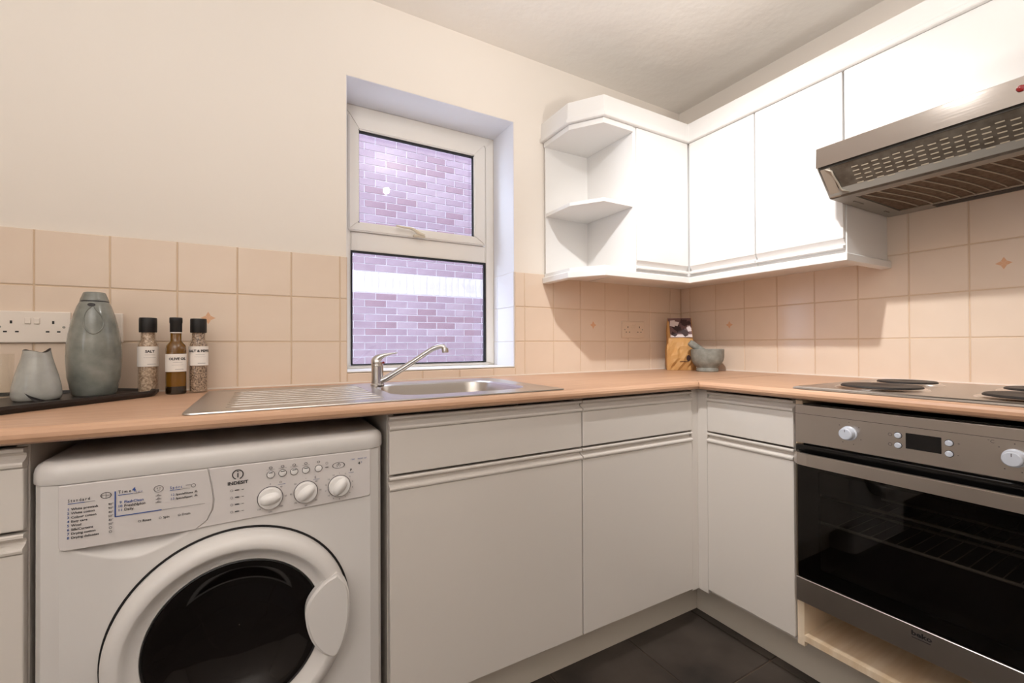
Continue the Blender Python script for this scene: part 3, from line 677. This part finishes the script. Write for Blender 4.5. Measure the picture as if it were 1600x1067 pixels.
T('T i m e', -2.2272, .7785, .0078, bold=.0001, sx=.80); T('4', -2.2078, .7790, .0105, 'inkblue', bold=.0002); T('y o u', -2.2025, .7765, .0052, 'inkblue', sx=.9); bar(-2.2272, -2.207, .7752, .7762, 'inkblue'); bar(-2.207, -2.192, .7755, .7759, 'inkgrey')
for i, s in enumerate(('FlashClean', 'FreshNylon', 'Daily')): T(str(9+i), -2.2275 + (.0022 if i == 0 else 0), .7602-i*.0068, .0064, 'inkblue', bold=.0001); T(s, -2.2188, .7602-i*.0068, .0064, 'inkblue' if i == 0 else 'ink', bold=.00012)
circle(-2.1695, .7778, .0056, .0063, sx=1.15); circle(-2.1715, .7792, .0003, .0009, n=8); circle(-2.1675, .7792, .0003, .0009, n=8); circle(-2.1695, .7772, .0020, .0026, n=8, arc=(200, 340))
for q in (.7645, .7585, .7525): bar(-2.1738, -2.1655, q, q+.0008, 'inkgrey'); circle(-2.1700, q+.0018, .0009, .0015, 'inkgrey', n=8)
T('S p o r t', -2.1525, .7742, .0072, 'inkblue', bold=.0001, sx=.75); bar(-2.1525, -2.137, .7712, .7722, 'inkblue'); bar(-2.137, -2.122, .7714, .7718, 'inkgrey'); circle(-2.1165, .7757, .0030, .0037, n=14); bar(-2.1285, -2.1205, .7775, .7782, 'inkgrey')
for i, s in enumerate(('SpecialShoes', 'SpecialSport')): T(str(12+i), -2.1520, .7610-i*.0075, .0064, 'inkblue'); T(s, -2.1440, .7612-i*.0075, .0052, bold=.00012); bar(-2.1155, -2.110, .7620-i*.0075, .7628-i*.0075); circle(-2.1128, .7645-i*.0075, .0008, .0015, n=8)
for s, x in (('Rinse', -2.1930), ('Spin', -2.1630), ('Drain', -2.1345)): T(s, x, .7215, .0058, bold=.0001); circle(x-.0042, .7232, .0015, .0021, n=10)
# maker's lettering and emblem
circle(-2.0440, .7855, .0082, .0100, 'ink', ctl, 24, arc=(-70, 250)); bar(-2.0450, -2.0430, .7795, .7885, 'ink', ctl); circle(-2.0440, .7915, .0001, .0013, 'ink', ctl, 10)
T('INDESIT', -2.0440, .7660, .0088, 'ink', ctl, align='CENTER', bold=.0003, sx=1.12)
for i in range(4):
    z_ = .7545-i*.0142
    lathe('indicator_light', M['black'], ctl, [(.0011, 0), (.0010, -.0008), (.0001, -.0009)], (-2.0455, PY, z_), 'y', 12).scale = (1, 1, 1)
    bar(-2.0492, -2.0418, z_-.0009, z_+.0009, 'ink', ctl); circle(-2.0545, z_, .0018, .0024, 'inkgrey', ctl, 10); bar(-2.0375, -2.0335, z_-.0004, z_+.0004, 'inkgrey', ctl)
for i, x in enumerate((-1.9862, -1.9643, -1.9426, -1.9200, -1.8950)):
    b_ = lathe('push_button', M['knob'], ctl, [(.0066, 0), (.0064, -.0022), (.005, -.003), (.0005, -.0031)], (x, PY-.0008, .7765), 'y', 24)
    lathe('button_ring', M['ink'], b_, [(.0076, 0), (.0076, -.0006), (.0068, -.0006)], (x, PY-.0008, .7765), 'y', 24, False)
    if i < 4: bar(x-.0038, x+.0038, .7802, .7818, 'ink', ctl).location.y -= .0032; bar(x-.0075, x+.0075, .7868, .7872, 'inkgrey', ctl)
    circle(x, .7905, .0018, .0026, 'ink' if i != 3 else 'inkgrey', ctl, 6 if i == 4 else 12, sx=1.3)
bar(-1.8815, -1.8752, .7757, .7771, 'ink', ctl); circle(-1.8784, .7855, .0020, .0026, 'inkgrey', ctl, 10)
circle(-1.8540, .7775, .0062, .0069, 'ink', ctl, 26, 1.9); circle(-1.8540, .7775, .0034, .0041, 'ink', ctl, 18, arc=(-60, 240)); bar(-1.8544, -1.8536, .7765, .7822, 'ink', ctl)
T('P', -1.8300, .7605, .0085, 'ink', ctl); bar(-1.833, -1.822, .7575, .7580, 'inkblue', ctl); T('O', -1.9705, .7560, .0062, 'inkgrey', ctl); bar(-1.973, -1.959, .7535, .7540, 'inkblue', ctl); T('E', -1.9030, .7560, .0068, 'inkgrey', ctl); bar(-1.906, -1.893, .7535, .7540, 'inkblue', ctl)
T('1200', -1.8290, .7850, .0046, 'inkblue', ctl); T('WIXE 127', -1.8135, .7850, .0046, 'inkblue', ctl); T('4', -1.8125, .7735, .0085, 'ink', ctl, bold=.0002); T('9', -1.8070, .7755, .0062, 'inkblue', ctl)
marks = {0: ['0', '40', '60', '100', '120', '150', '', ''], 1: ['*', '30', '40', '50', '60', '70', '90', '80'], 2: ['1', '2', '3', '4', '5', '6', '7', '8', '9', '10', '11', '12', '13', '14']}
for i, (x, z_) in enumerate(((-1.9870, .7285), (-1.9200, .7295), (-1.8525, .7315))):
    k_ = lathe('control_knob', M['knob'], ctl, [(.0225, 0), (.0222, -.006), (.0205, -.0085), (.0185, -.0090), (.0005, -.0092)], (x, PY-.0008, z_), 'y', 40)
    lathe('knob_ring', M['inkgrey'], k_, [(.0238, 0), (.0238, -.0008), (.0226, -.0008)], (x, PY-.0008, z_), 'y', 40, False)
    an = math.radians((8, 40, 55)[i]); ca, sa = math.cos(an), math.sin(an)
    bm = bmesh.new(); ra = []
    for t_ in range(13):
        u_ = -1+2*t_/12; hgt = .008+.013*math.sqrt(max(0, 1-u_*u_)); wd = .0135*math.sqrt(max(.02, 1-u_*u_*.9))
        row = []
        for sgn in (-1, -.6, 0, .6, 1):
            lx, lz = u_*.0205, sgn*wd; hh = .008+(hgt-.008)*(1-abs(sgn)**2.2)
            row.append(bm.verts.new((x+lx*ca-lz*sa, PY-hh, z_+lx*sa+lz*ca)))
        ra.append(row)
    for P_, Q_ in zip(ra, ra[1:]):
        for j in range(4): bm.faces.new((P_[j], P_[j+1], Q_[j+1], Q_[j]))
    link('knob_grip', done(bm, 'grip'), M['knob'], k_, True)
    ml = marks[i]
    for j, s in enumerate(ml):
        a = math.radians(90-360*j/len(ml))
        if s: T(s, x+.0285*math.cos(a), z_+.0285*math.sin(a)-.0018, .0046, 'inkgrey', ctl, align='CENTER')
# porthole door
dc = (-2.0432, 0, .4655)
dk = lathe('porthole_door', M['appliance'], wm, [(.2085, WY+.001), (.2085, WY-.012), (.206, WY-.022), (.199, WY-.032), (.190, WY-.037), (.181, WY-.0375), (.1775, WY-.036), (.172, WY-.029), (.158, WY-.020), (.1535, WY-.019), (.1515, WY-.016)], dc, 'y', 96, False)
lathe('door_gap_shade', M['black'], dk, [(.213, WY-.0004), (.213, WY-.0012), (.2086, WY-.0012), (.2086, WY-.0004)], dc, 'y', 96, False)  # dark ring drawn in place of the shadow in the door groove
lathe('porthole_seal', M['black'], dk, [(.1525, WY-.0195), (.1505, WY-.021), (.1485, WY-.018)], dc, 'y', 80, False)
lathe('porthole_glass', M['porthole'], dk, [(.1500, WY-.017), (.146, WY-.0175), (.135, WY-.012), (.115, WY+.004), (.09, WY+.018), (.05, WY+.028), (.0005, WY+.030)], dc, 'y', 80, False)
# door pull: lens shape on the right of the ring
hp_ = [(-1.8624, .5555), (-1.8902, .5427), (-1.9136, .5186), (-1.9232, .495), (-1.9221, .4617), (-1.9113, .4252), (-1.8929, .3963), (-1.8717, .3807), (-1.855, .3925), (-1.842, .4292), (-1.8366, .4688), (-1.8378, .5105), (-1.8456, .5361)]
hp_ = [(p.x, p.y) for p in spline([(q[0], q[1], 0) for q in hp_+hp_[:1]], 4)[:-1]]
bm = bmesh.new(); aprism(bm, hp_, 'y', WY-.043, WY-.02); bmesh.ops.recalc_face_normals(bm, faces=bm.faces[:])
bmesh.ops.bevel(bm, geom=[e_ for e_ in bm.edges if abs(e_.verts[0].co.y-e_.verts[1].co.y) < 1e-6 and e_.verts[0].co.y < WY-.04], offset=.005, segments=3, affect='EDGES')
o = link('door_pull', done(bm, 'pull'), M['appliance'], dk, True); sharp(o, .8)

# ================================================================== sockets
def socket_plate(name, x0, x1, z0, z1, label, double=True, tone='socket'):
    r = empty(name, ((x0+x1)/2, -TT, (z0+z1)/2), label, 'socket'); yb = -TT; yf = -TT-.010
    pl = box('face_plate', M[tone], r, x0, x1, yf, yb, z0, z1, .003, 2)
    cx, cz = (x0+x1)/2, (z0+z1)/2
    if double:
        for s in (-1, 1):
            ox = cx+s*.0395
            box('pin_hole', M['black'], pl, ox-.0022, ox+.0022, yf-.0004, yf+.002, cz+.0085, cz+.0165)
            for q in (-1, 1): box('pin_hole', M['black'], pl, ox+q*.0108-.0034, ox+q*.0108+.0034, yf-.0004, yf+.002, cz-.0145, cz-.0105)
            lathe('fixing_screw', M['grey_metal'], pl, [(.0032, 0), (.003, -.0006), (.0005, -.0008)], (cx+s*.0603, yf, cz), 'y', 12)
            rk = box('switch_rocker', M[tone], pl, cx+s*.0085-.0058, cx+s*.0085+.0058, yf-.003, yf+.001, cz+.008, cz+.024, .0012)
    return r
socket_plate('double_wall_socket', -2.602, -2.456, 1.0545, 1.1375, 'white double wall socket on the tiles behind the small grey creamer')
socket_plate('wall_switch_plate', -2.434, -2.347, 1.0545, 1.1375, 'white wall plate mostly hidden behind the tall grey jug', False)
M['socket2'] = mat('tile_toned_socket', lin(226, 204, 182), .4)
socket_plate('double_wall_socket', -.4455, -.295, 1.0735, 1.1575, 'cream double wall socket on the tiles left of the paper bag', True, 'socket2')

# ================================================================== things on the worktop, left
ty = empty('serving_tray', (-2.55, -.25, ZW), 'black tray at the left end of the worktop under the grey jug', 'tray')
tp_ = [(-2.248, -.125), (-2.262, -.105), (-2.345, -.03), (-2.372, -.022), (-2.72, -.022), (-2.80, -.08), (-2.80, -.40), (-2.72, -.475), (-2.515, -.475), (-2.488, -.462), (-2.262, -.178), (-2.25, -.155)]
def scaled(p, k): cx, cy = -2.54, -.24; return [(cx+(x-cx)*k, cy+(y-cy)*k) for x, y in p]
bm = bmesh.new(); R_ = [[bm.verts.new((x, y, z_)) for x, y in scaled(tp_, k)] for k, z_ in ((.97, ZW+.0005), (1, ZW+.010), (1.0, ZW+.0165), (.985, ZW+.0165), (.965, ZW+.009))]
for A, B in zip(R_, R_[1:]): bridge(A, B)
bm.faces.new(R_[0]); bm.faces.new(R_[-1]); link('tray_body', done(bm, 'tray'), M['trayb'], ty)
ZTy = ZW+.0092
jg = empty('coffee_jug', (-2.381, -.12, ZTy), 'tall grey-green glazed ceramic jug with a lid on the black tray', 'jug')
def jprof(k=1): return [(.0405, 0), (.0435, .004), (.0470, .02), (.0516, .045), (.0540, .085), (.0543, .10), (.0530, .13), (.0500, .155), (.0455, .182), (.0400, .207), (.0335, .228), (.0285, .2395)]
J0 = (-2.381, -.12, ZTy)
jb = lathe('jug_body', M['ceramic'], jg, jprof(), J0, 'z', 48)
lathe('jug_rim', M['rim'], jg, [(.0284, .2385), (.0288, .2405), (.0280, .2425)], J0, 'z', 40, False)
lathe('jug_lid', M['ceramic'], jg, [(.0280, .2420), (.0278, .2455), (.0262, .2500), (.0225, .2610), (.0212, .2638), (.0185, .2650), (.0160, .2635), (.0005, .2630)], J0, 'z', 40)
vd = Vector((-1.998+2.381, -1.646+.12, 0)).normalized(); sd = Vector((-vd.y, vd.x, 0))
def onjug(s, z, out=0):
    pr_ = jprof(); r_ = .03
    for (ra_, ha), (rb_, hb2) in zip(pr_, pr_[1:]):
        if ha <= z <= hb2: r_ = ra_+(rb_-ra_)*(z-ha)/(hb2-ha)
    a = s/r_; return Vector(J0)+(vd*math.cos(a)+sd*math.sin(a))*(r_+out)+Vector((0, 0, z))
tear = [(-.002, .226), (-.012, .213), (-.0165, .195), (-.015, .175), (-.006, .160), (.004, .157), (.015, .166), (.021, .182), (.019, .198), (.011, .212), (.004, .224)]
tube('pouring_lip', M['ceramic'], jb, spline([onjug(s-.004, z_, .0006) for s, z_ in tear], 5), .0016, 8)
bm = bmesh.new(); vv = [bm.verts.new(onjug(-.006+.0075*math.cos(2*PI*k/18), .231+.0045*math.sin(2*PI*k/18), .0012)) for k in range(18)]; bm.faces.new(vv)
link('spout_hole', done(bm, 'hole'), M['rim'], jb)
cr = empty('creamer', (-2.462, -.2, ZTy), 'small pale grey ceramic creamer with a wavy dark rim on the black tray', 'creamer')
K0 = Vector((-2.462, -.2, ZTy)); bm = bmesh.new(); rings = []
pf = [(.0365, 0), (.0405, .003), (.0425, .014), (.0410, .032), (.0365, .056), (.0305, .080), (.0258, .098), (.0235, .110), (.0230, .115)]
nK = 40
for r_, h_ in pf:
    row = []
    for k in range(nK):
        a = 2*PI*k/nK; hh = h_+(.0035*math.sin(2*a+.8)+.0025*math.sin(3*a))*(max(0, h_-.09)/.025)
        row.append(bm.verts.new(K0+Vector((r_*math.cos(a), r_*math.sin(a), hh))))
    rings.append(row)
inner = [bm.verts.new(v.co*1+(Vector((K0.x, K0.y, v.co.z))-v.co)*.10+Vector((0, 0, .0005))) for v in rings[-1]]; low = [bm.verts.new((K0.x+(v.co.x-K0.x)*.9, K0.y+(v.co.y-K0.y)*.9, K0.z+.06)) for v in inner]
for A, B in zip(rings, rings[1:]): bridge(A, B)
bm.faces.new(rings[0]); o = link('creamer_body', done(bm, 'creamer'), M['ceramic_pale'], cr, True); sharp(o, .9)
bm = bmesh.new(); rr1 = [bm.verts.new(K0+Vector((.0231*math.cos(2*PI*k/nK), .0231*math.sin(2*PI*k/nK), .115+.0035*math.sin(4*PI*k/nK+.8)+.0025*math.sin(6*PI*k/nK)))) for k in range(nK)]
rr2 = [bm.verts.new(v.co+Vector(((K0.x-v.co.x)*.09, (K0.y-v.co.y)*.09, .0008))) for v in rr1]; rr3 = [bm.verts.new((K0.x+(v.co.x-K0.x)*.9, K0.y+(v.co.y-K0.y)*.9, K0.z+.05)) for v in rr1]
bridge(rr1, rr2); bridge(rr2, rr3); bm.faces.new(rr3); link('dark_rim', done(bm, 'rim'), M['rim'], cr, True)
vc = Vector((-1.998-K0.x, -1.646-K0.y, 0)).normalized(); sc_ = Vector((-vc.y, vc.x, 0))
bm = bmesh.new(); npts = []
for a_d, z_ in ((-26, .020), (-12, .0125), (4, .006), (18, .0015), (8, -.001), (-6, .001), (-17, .010)):
    a = math.radians(a_d); npts.append(bm.verts.new(K0+(vc*math.cos(a)+sc_*math.sin(a))*(.0440)+Vector((0, 0, z_))))
bm.faces.new(npts); link('foot_notch', done(bm, 'notch'), M['rim'], cr)
gl = empty('tumbler', (-2.563, -.125, ZTy), 'clear glass tumbler at the left edge behind the creamer', 'glass')
lathe('glass_wall', M['clearglass'], gl, [(.0005, .003), (.029, .003), (.032, .006), (.0335, .04), (.0345, .042), (.035, .07), (.0360, .072), (.0365, .108)], (-2.563, -.125, ZTy), 'z', 36, False)

def spice(x, y, lab, name, fill, title):
    r = empty('spice_mill' if fill != 'oil' else 'oil_bottle', (x, y, ZW), lab, 'spice mill' if fill != 'oil' else 'bottle')
    c = (x, y, ZW); view = Vector((-1.998-x, -1.646-y, 0)).normalized(); side = Vector((-view.y, view.x, 0))
    if fill != 'oil':
        rb = .0232
        lathe('mill_contents', M[fill], r, [(rb-.003, .004), (rb-.0025, .008), (rb-.0025, .138), (rb-.006, .146), (.0150, .150), (.0150, .172)], c, 'z', 32)
        lathe('glass_jar', M['clearglass'], r, [(rb-.004, 0), (rb, .003), (rb, .142), (rb-.003, .149), (.0175, .153), (.0175, .174)], c, 'z', 32, False)
        lathe('grinder_cap', M['black'], r, [(.0192, .172), (.0200, .174), (.0200, .209), (.0190, .2125), (.0005, .2125)], c, 'z', 32)
        lz0, lz1 = .078, .133; lr = rb+.0004
    else:
        lathe('oil_fill', M['oil'], r, [(.0232, .022), (.0236, .024), (.0236, .125), (.0215, .136), (.0150, .145), (.0128, .149), (.0128, .172)], c, 'z', 32)
        lathe('glass_base', M['oildark'], r, [(.0215, 0), (.0238, .003), (.0238, .022), (.0001, .022)], c, 'z', 32)
        lathe('neck_ring', M['paperlabel'], r, [(.0138, .170), (.0140, .171), (.0138, .1725)], c, 'z', 28, False)
        lathe('screw_cap', M['black'], r, [(.0135, .1725), (.0140, .174), (.0140, .197), (.0150, .199), (.0150, .2115), (.0142, .2135), (.0005, .2135)], c, 'z', 28)
        lz0, lz1 = .063, .112; lr = .0241
    bm = bmesh.new(); k0 = None
    for k in range(25):
        a = math.radians(-88+176*k/24); d = view*math.cos(a)+side*math.sin(a)
        k1 = [bm.verts.new(Vector(c)+d*lr+Vector((0, 0, q))) for q in (lz0, lz1)]
        if k0: bm.faces.new((k0[0], k1[0], k1[1], k0[1]))
        k0 = k1
    lb_ = link('paper_label', done(bm, 'label'), M['paperlabel'], r, True)
    def wrap(s, size, z_, bold=0, off=0):
        o = text('label_text', s, M['ink'], lb_, (0, 0, 0), size, '-y', 'CENTER', bold)
        for v in o.data.vertices:
            a = (v.co.x+off)/lr; d = view*math.cos(a)+side*math.sin(a); p_ = Vector(c)+d*(lr+.0004)+Vector((0, 0, z_+v.co.z)); v.co = p_
    wrap(title, .0092, lz1-.0165, .0004, .004)
    def wline(z_, w_, off=.004, t=.0005):
        bm = bmesh.new(); k0 = None
        for k in range(9):
            a = (off-w_/2+w_*k/8)/lr; d = view*math.cos(a)+side*math.sin(a)
            k1 = [bm.verts.new(Vector(c)+d*(lr+.0003)+Vector((0, 0, z_+q))) for q in (0, t)]
            if k0: bm.faces.new((k0[0], k1[0], k1[1], k0[1]))
            k0 = k1
        link('label_line', done(bm, 'line'), M['inkgrey'], lb_)
    wline(lz1-.0235, .022, t=.0006); wline(lz1-.0305, .028, t=.0003); wline(lz0+.006, .020, .008, .0009)
    return r
spice(-2.278, -.088, 'salt mill with black cap and white label nearest the tall jug', 'salt', 'salt', 'SALT')
spice(-2.2125, -.112, 'small olive oil bottle with black cap between the two mills', 'oil', 'oil', 'OLIVE OIL')
spice(-2.163, -.092, 'salt and pepper mill with black cap right of the oil bottle', 'pepper', 'pepper', 'SALT & PEPPER')

# ================================================================== things in the corner
bg_ = empty('paper_bag', (-.160, -.126, ZW), 'kraft paper bag with a brown picture label standing in the worktop corner', 'bag', rz=math.radians(-38.5))
hw, hdp = .066, .034
secs = [(0, .95, .95, 0), (.012, 1.02, 1.05, 0), (.05, 1.03, 1.10, .004), (.10, 1.0, 1.06, .003), (.135, .97, .90, -.002), (.16, .955, .72, .004), (.20, .93, .50, .012), (.24, .90, .30, .020), (.264, .885, .16, .025)]
def bagsec(z_, kx, ky, oy, n=24):
    out = []
    for k in range(n):
        a = 2*PI*k/n; cx, sy = math.cos(a), math.sin(a); q = .25
        out.append((math.copysign(abs(cx)**q, cx)*hw*kx, oy+math.copysign(abs(sy)**q, sy)*hdp*ky, z_))
    return out
bm = bmesh.new(); R_ = [[bm.verts.new((x+.0022*math.sin(41*z_+9*x*30), y+.0028*math.sin(33*z_+50*x), z_)) for x, y, z_ in bagsec(*s)] for s in secs]
for A, B in zip(R_, R_[1:]): bridge(A, B)
bm.faces.new(R_[0]); bm.faces.new(R_[-1]); o = link('bag_body', done(bm, 'bag'), M['kraft'], bg_, True); sharp(o, .7)
def bagfront(x, z_):
    for s0, s1 in zip(secs, secs[1:]):
        if s0[0] <= z_ <= s1[0]:
            t_ = (z_-s0[0])/(s1[0]-s0[0]); return (s0[3]+(s1[3]-s0[3])*t_)-hdp*(s0[2]+(s1[2]-s0[2])*t_)
    return 0
def quad(name, par, m, x0, x1, z0, z1, off, poly=None):
    bm = bmesh.new(); pp = poly or [(x0, z0), (x1, z0), (x1, z1), (x0, z1)]
    f_ = [bm.verts.new((x, bagfront(x, z_)-off, z_)) for x, z_ in pp]; b_ = [bm.verts.new((x, bagfront(x, z_)-off+.0025, z_)) for x, z_ in pp]
    n = len(pp); bm.faces.new(f_); bm.faces.new(b_[::-1])
    for i in range(n): bm.faces.new((f_[i], f_[(i+1) % n], b_[(i+1) % n], b_[i]))
    return link(name, done(bm, name), m, par)
lb = quad('picture_label', bg_, M['choc2'], -.05, .055, .180, .262, .0075)
quad('label_base', lb, M['choc3'], -.05, .055, .166, .180, .0077)
rnd = random.Random(3)
for k in range(13):
    cx, cz = -.038+.084*rnd.random(), .180+.066*rnd.random(); an = rnd.random()*3; a_, b_ = .013+.007*rnd.random(), .008+.005*rnd.random()
    pp = [(min(.0545, max(-.0495, cx+px*math.cos(an)-pz_*math.sin(an))), min(.2605, max(.168, cz+px*math.sin(an)+pz_*math.cos(an)))) for px, pz_ in ((-a_, -b_), (a_, -b_*.8), (a_*.7, b_), (-a_*.8, b_))]
    quad('printed_shape', lb, (M['choc1'], M['choc1'], M['choc3'])[k % 3], 0, 0, 0, 0, .0085+.0002*k, pp)
quad('label_top_fold', bg_, M['choc2'], -.056, .056, .2475, .2635, .0072)
bm = bmesh.new(); NX, NZ = 9, 8; G = []; rf = random.Random(11)
for j in range(NZ+1):
    row = []
    for i in range(NX+1):
        u_ = -1+2*i/NX; x_ = u_*.069; top = .104+.058*math.sqrt(max(0, 1-(u_*.92)**2)); t_ = j/NZ; z_ = top*t_
        ed = max(0, 1-u_**6)**.5; yf = -(.040+.010*math.sin(PI*min(1, t_*1.15)))*(.35+.65*ed)
        roll = min(1, max(0, t_-.80)/.20); yb_ = bagfront(x_, z_)-.001
        y_ = yf+(yb_-yf)*roll**2.2+.0026*math.sin(11*u_+8*t_)*math.sin(6*t_*PI)*ed*(1-roll)
        jt = .0045*(1-roll)*ed; row.append(bm.verts.new((x_+(rf.random()-.5)*jt, min(y_+(rf.random()-.5)*jt*2, yb_), max(.0005, z_+.001+(rf.random()-.5)*jt*(1 if 0 < j < NZ else 0)))))
    G.append(row)
for j in range(NZ):
    for i in range(NX): bm.faces.new((G[j][i], G[j][i+1], G[j+1][i+1], G[j+1][i]))
link('front_fold', done(bm, 'fold'), M['kraft'], bg_)
quad('label_slit', bg_, M['choc1'], -.012, .030, .0455, .0475, .0215)
quad('label_seal', bg_, M['choc1'], .022, .038, .05, .075, .0185, [(.022+.010*math.cos(a*PI/8)+.008, .062+.015*math.sin(a*PI/8)) for a in range(16)])
mo = empty('mortar', (-.150, -.276, ZW), 'grey stone mortar on a round foot in front of the paper bag', 'mortar')
MC = (-.150, -.276, ZW)
lathe('mortar_bowl', M['stone'], mo, [(.046, 0), (.049, .004), (.049, .013), (.046, .018), (.047, .021), (.060, .034), (.070, .052), (.0735, .070), (.0738, .105), (.0705, .107), (.066, .103), (.060, .06), (.04, .036), (.0005, .032)], MC, 'z', 48)
pe = tube('pestle', M['stone'], None, [(-.128, -.290, .966), (-.138, -.282, .976), (-.156, -.268, .996), (-.188, -.240, 1.030), (-.203, -.228, 1.044), (-.209, -.223, 1.050)], [.017, .021, .019, .0165, .0165, .013], 20)
tag(pe, 'grey stone pestle leaning in the mortar', 'pestle')
for o in bpy.data.objects:
    if '_w' in o: del o['_w']
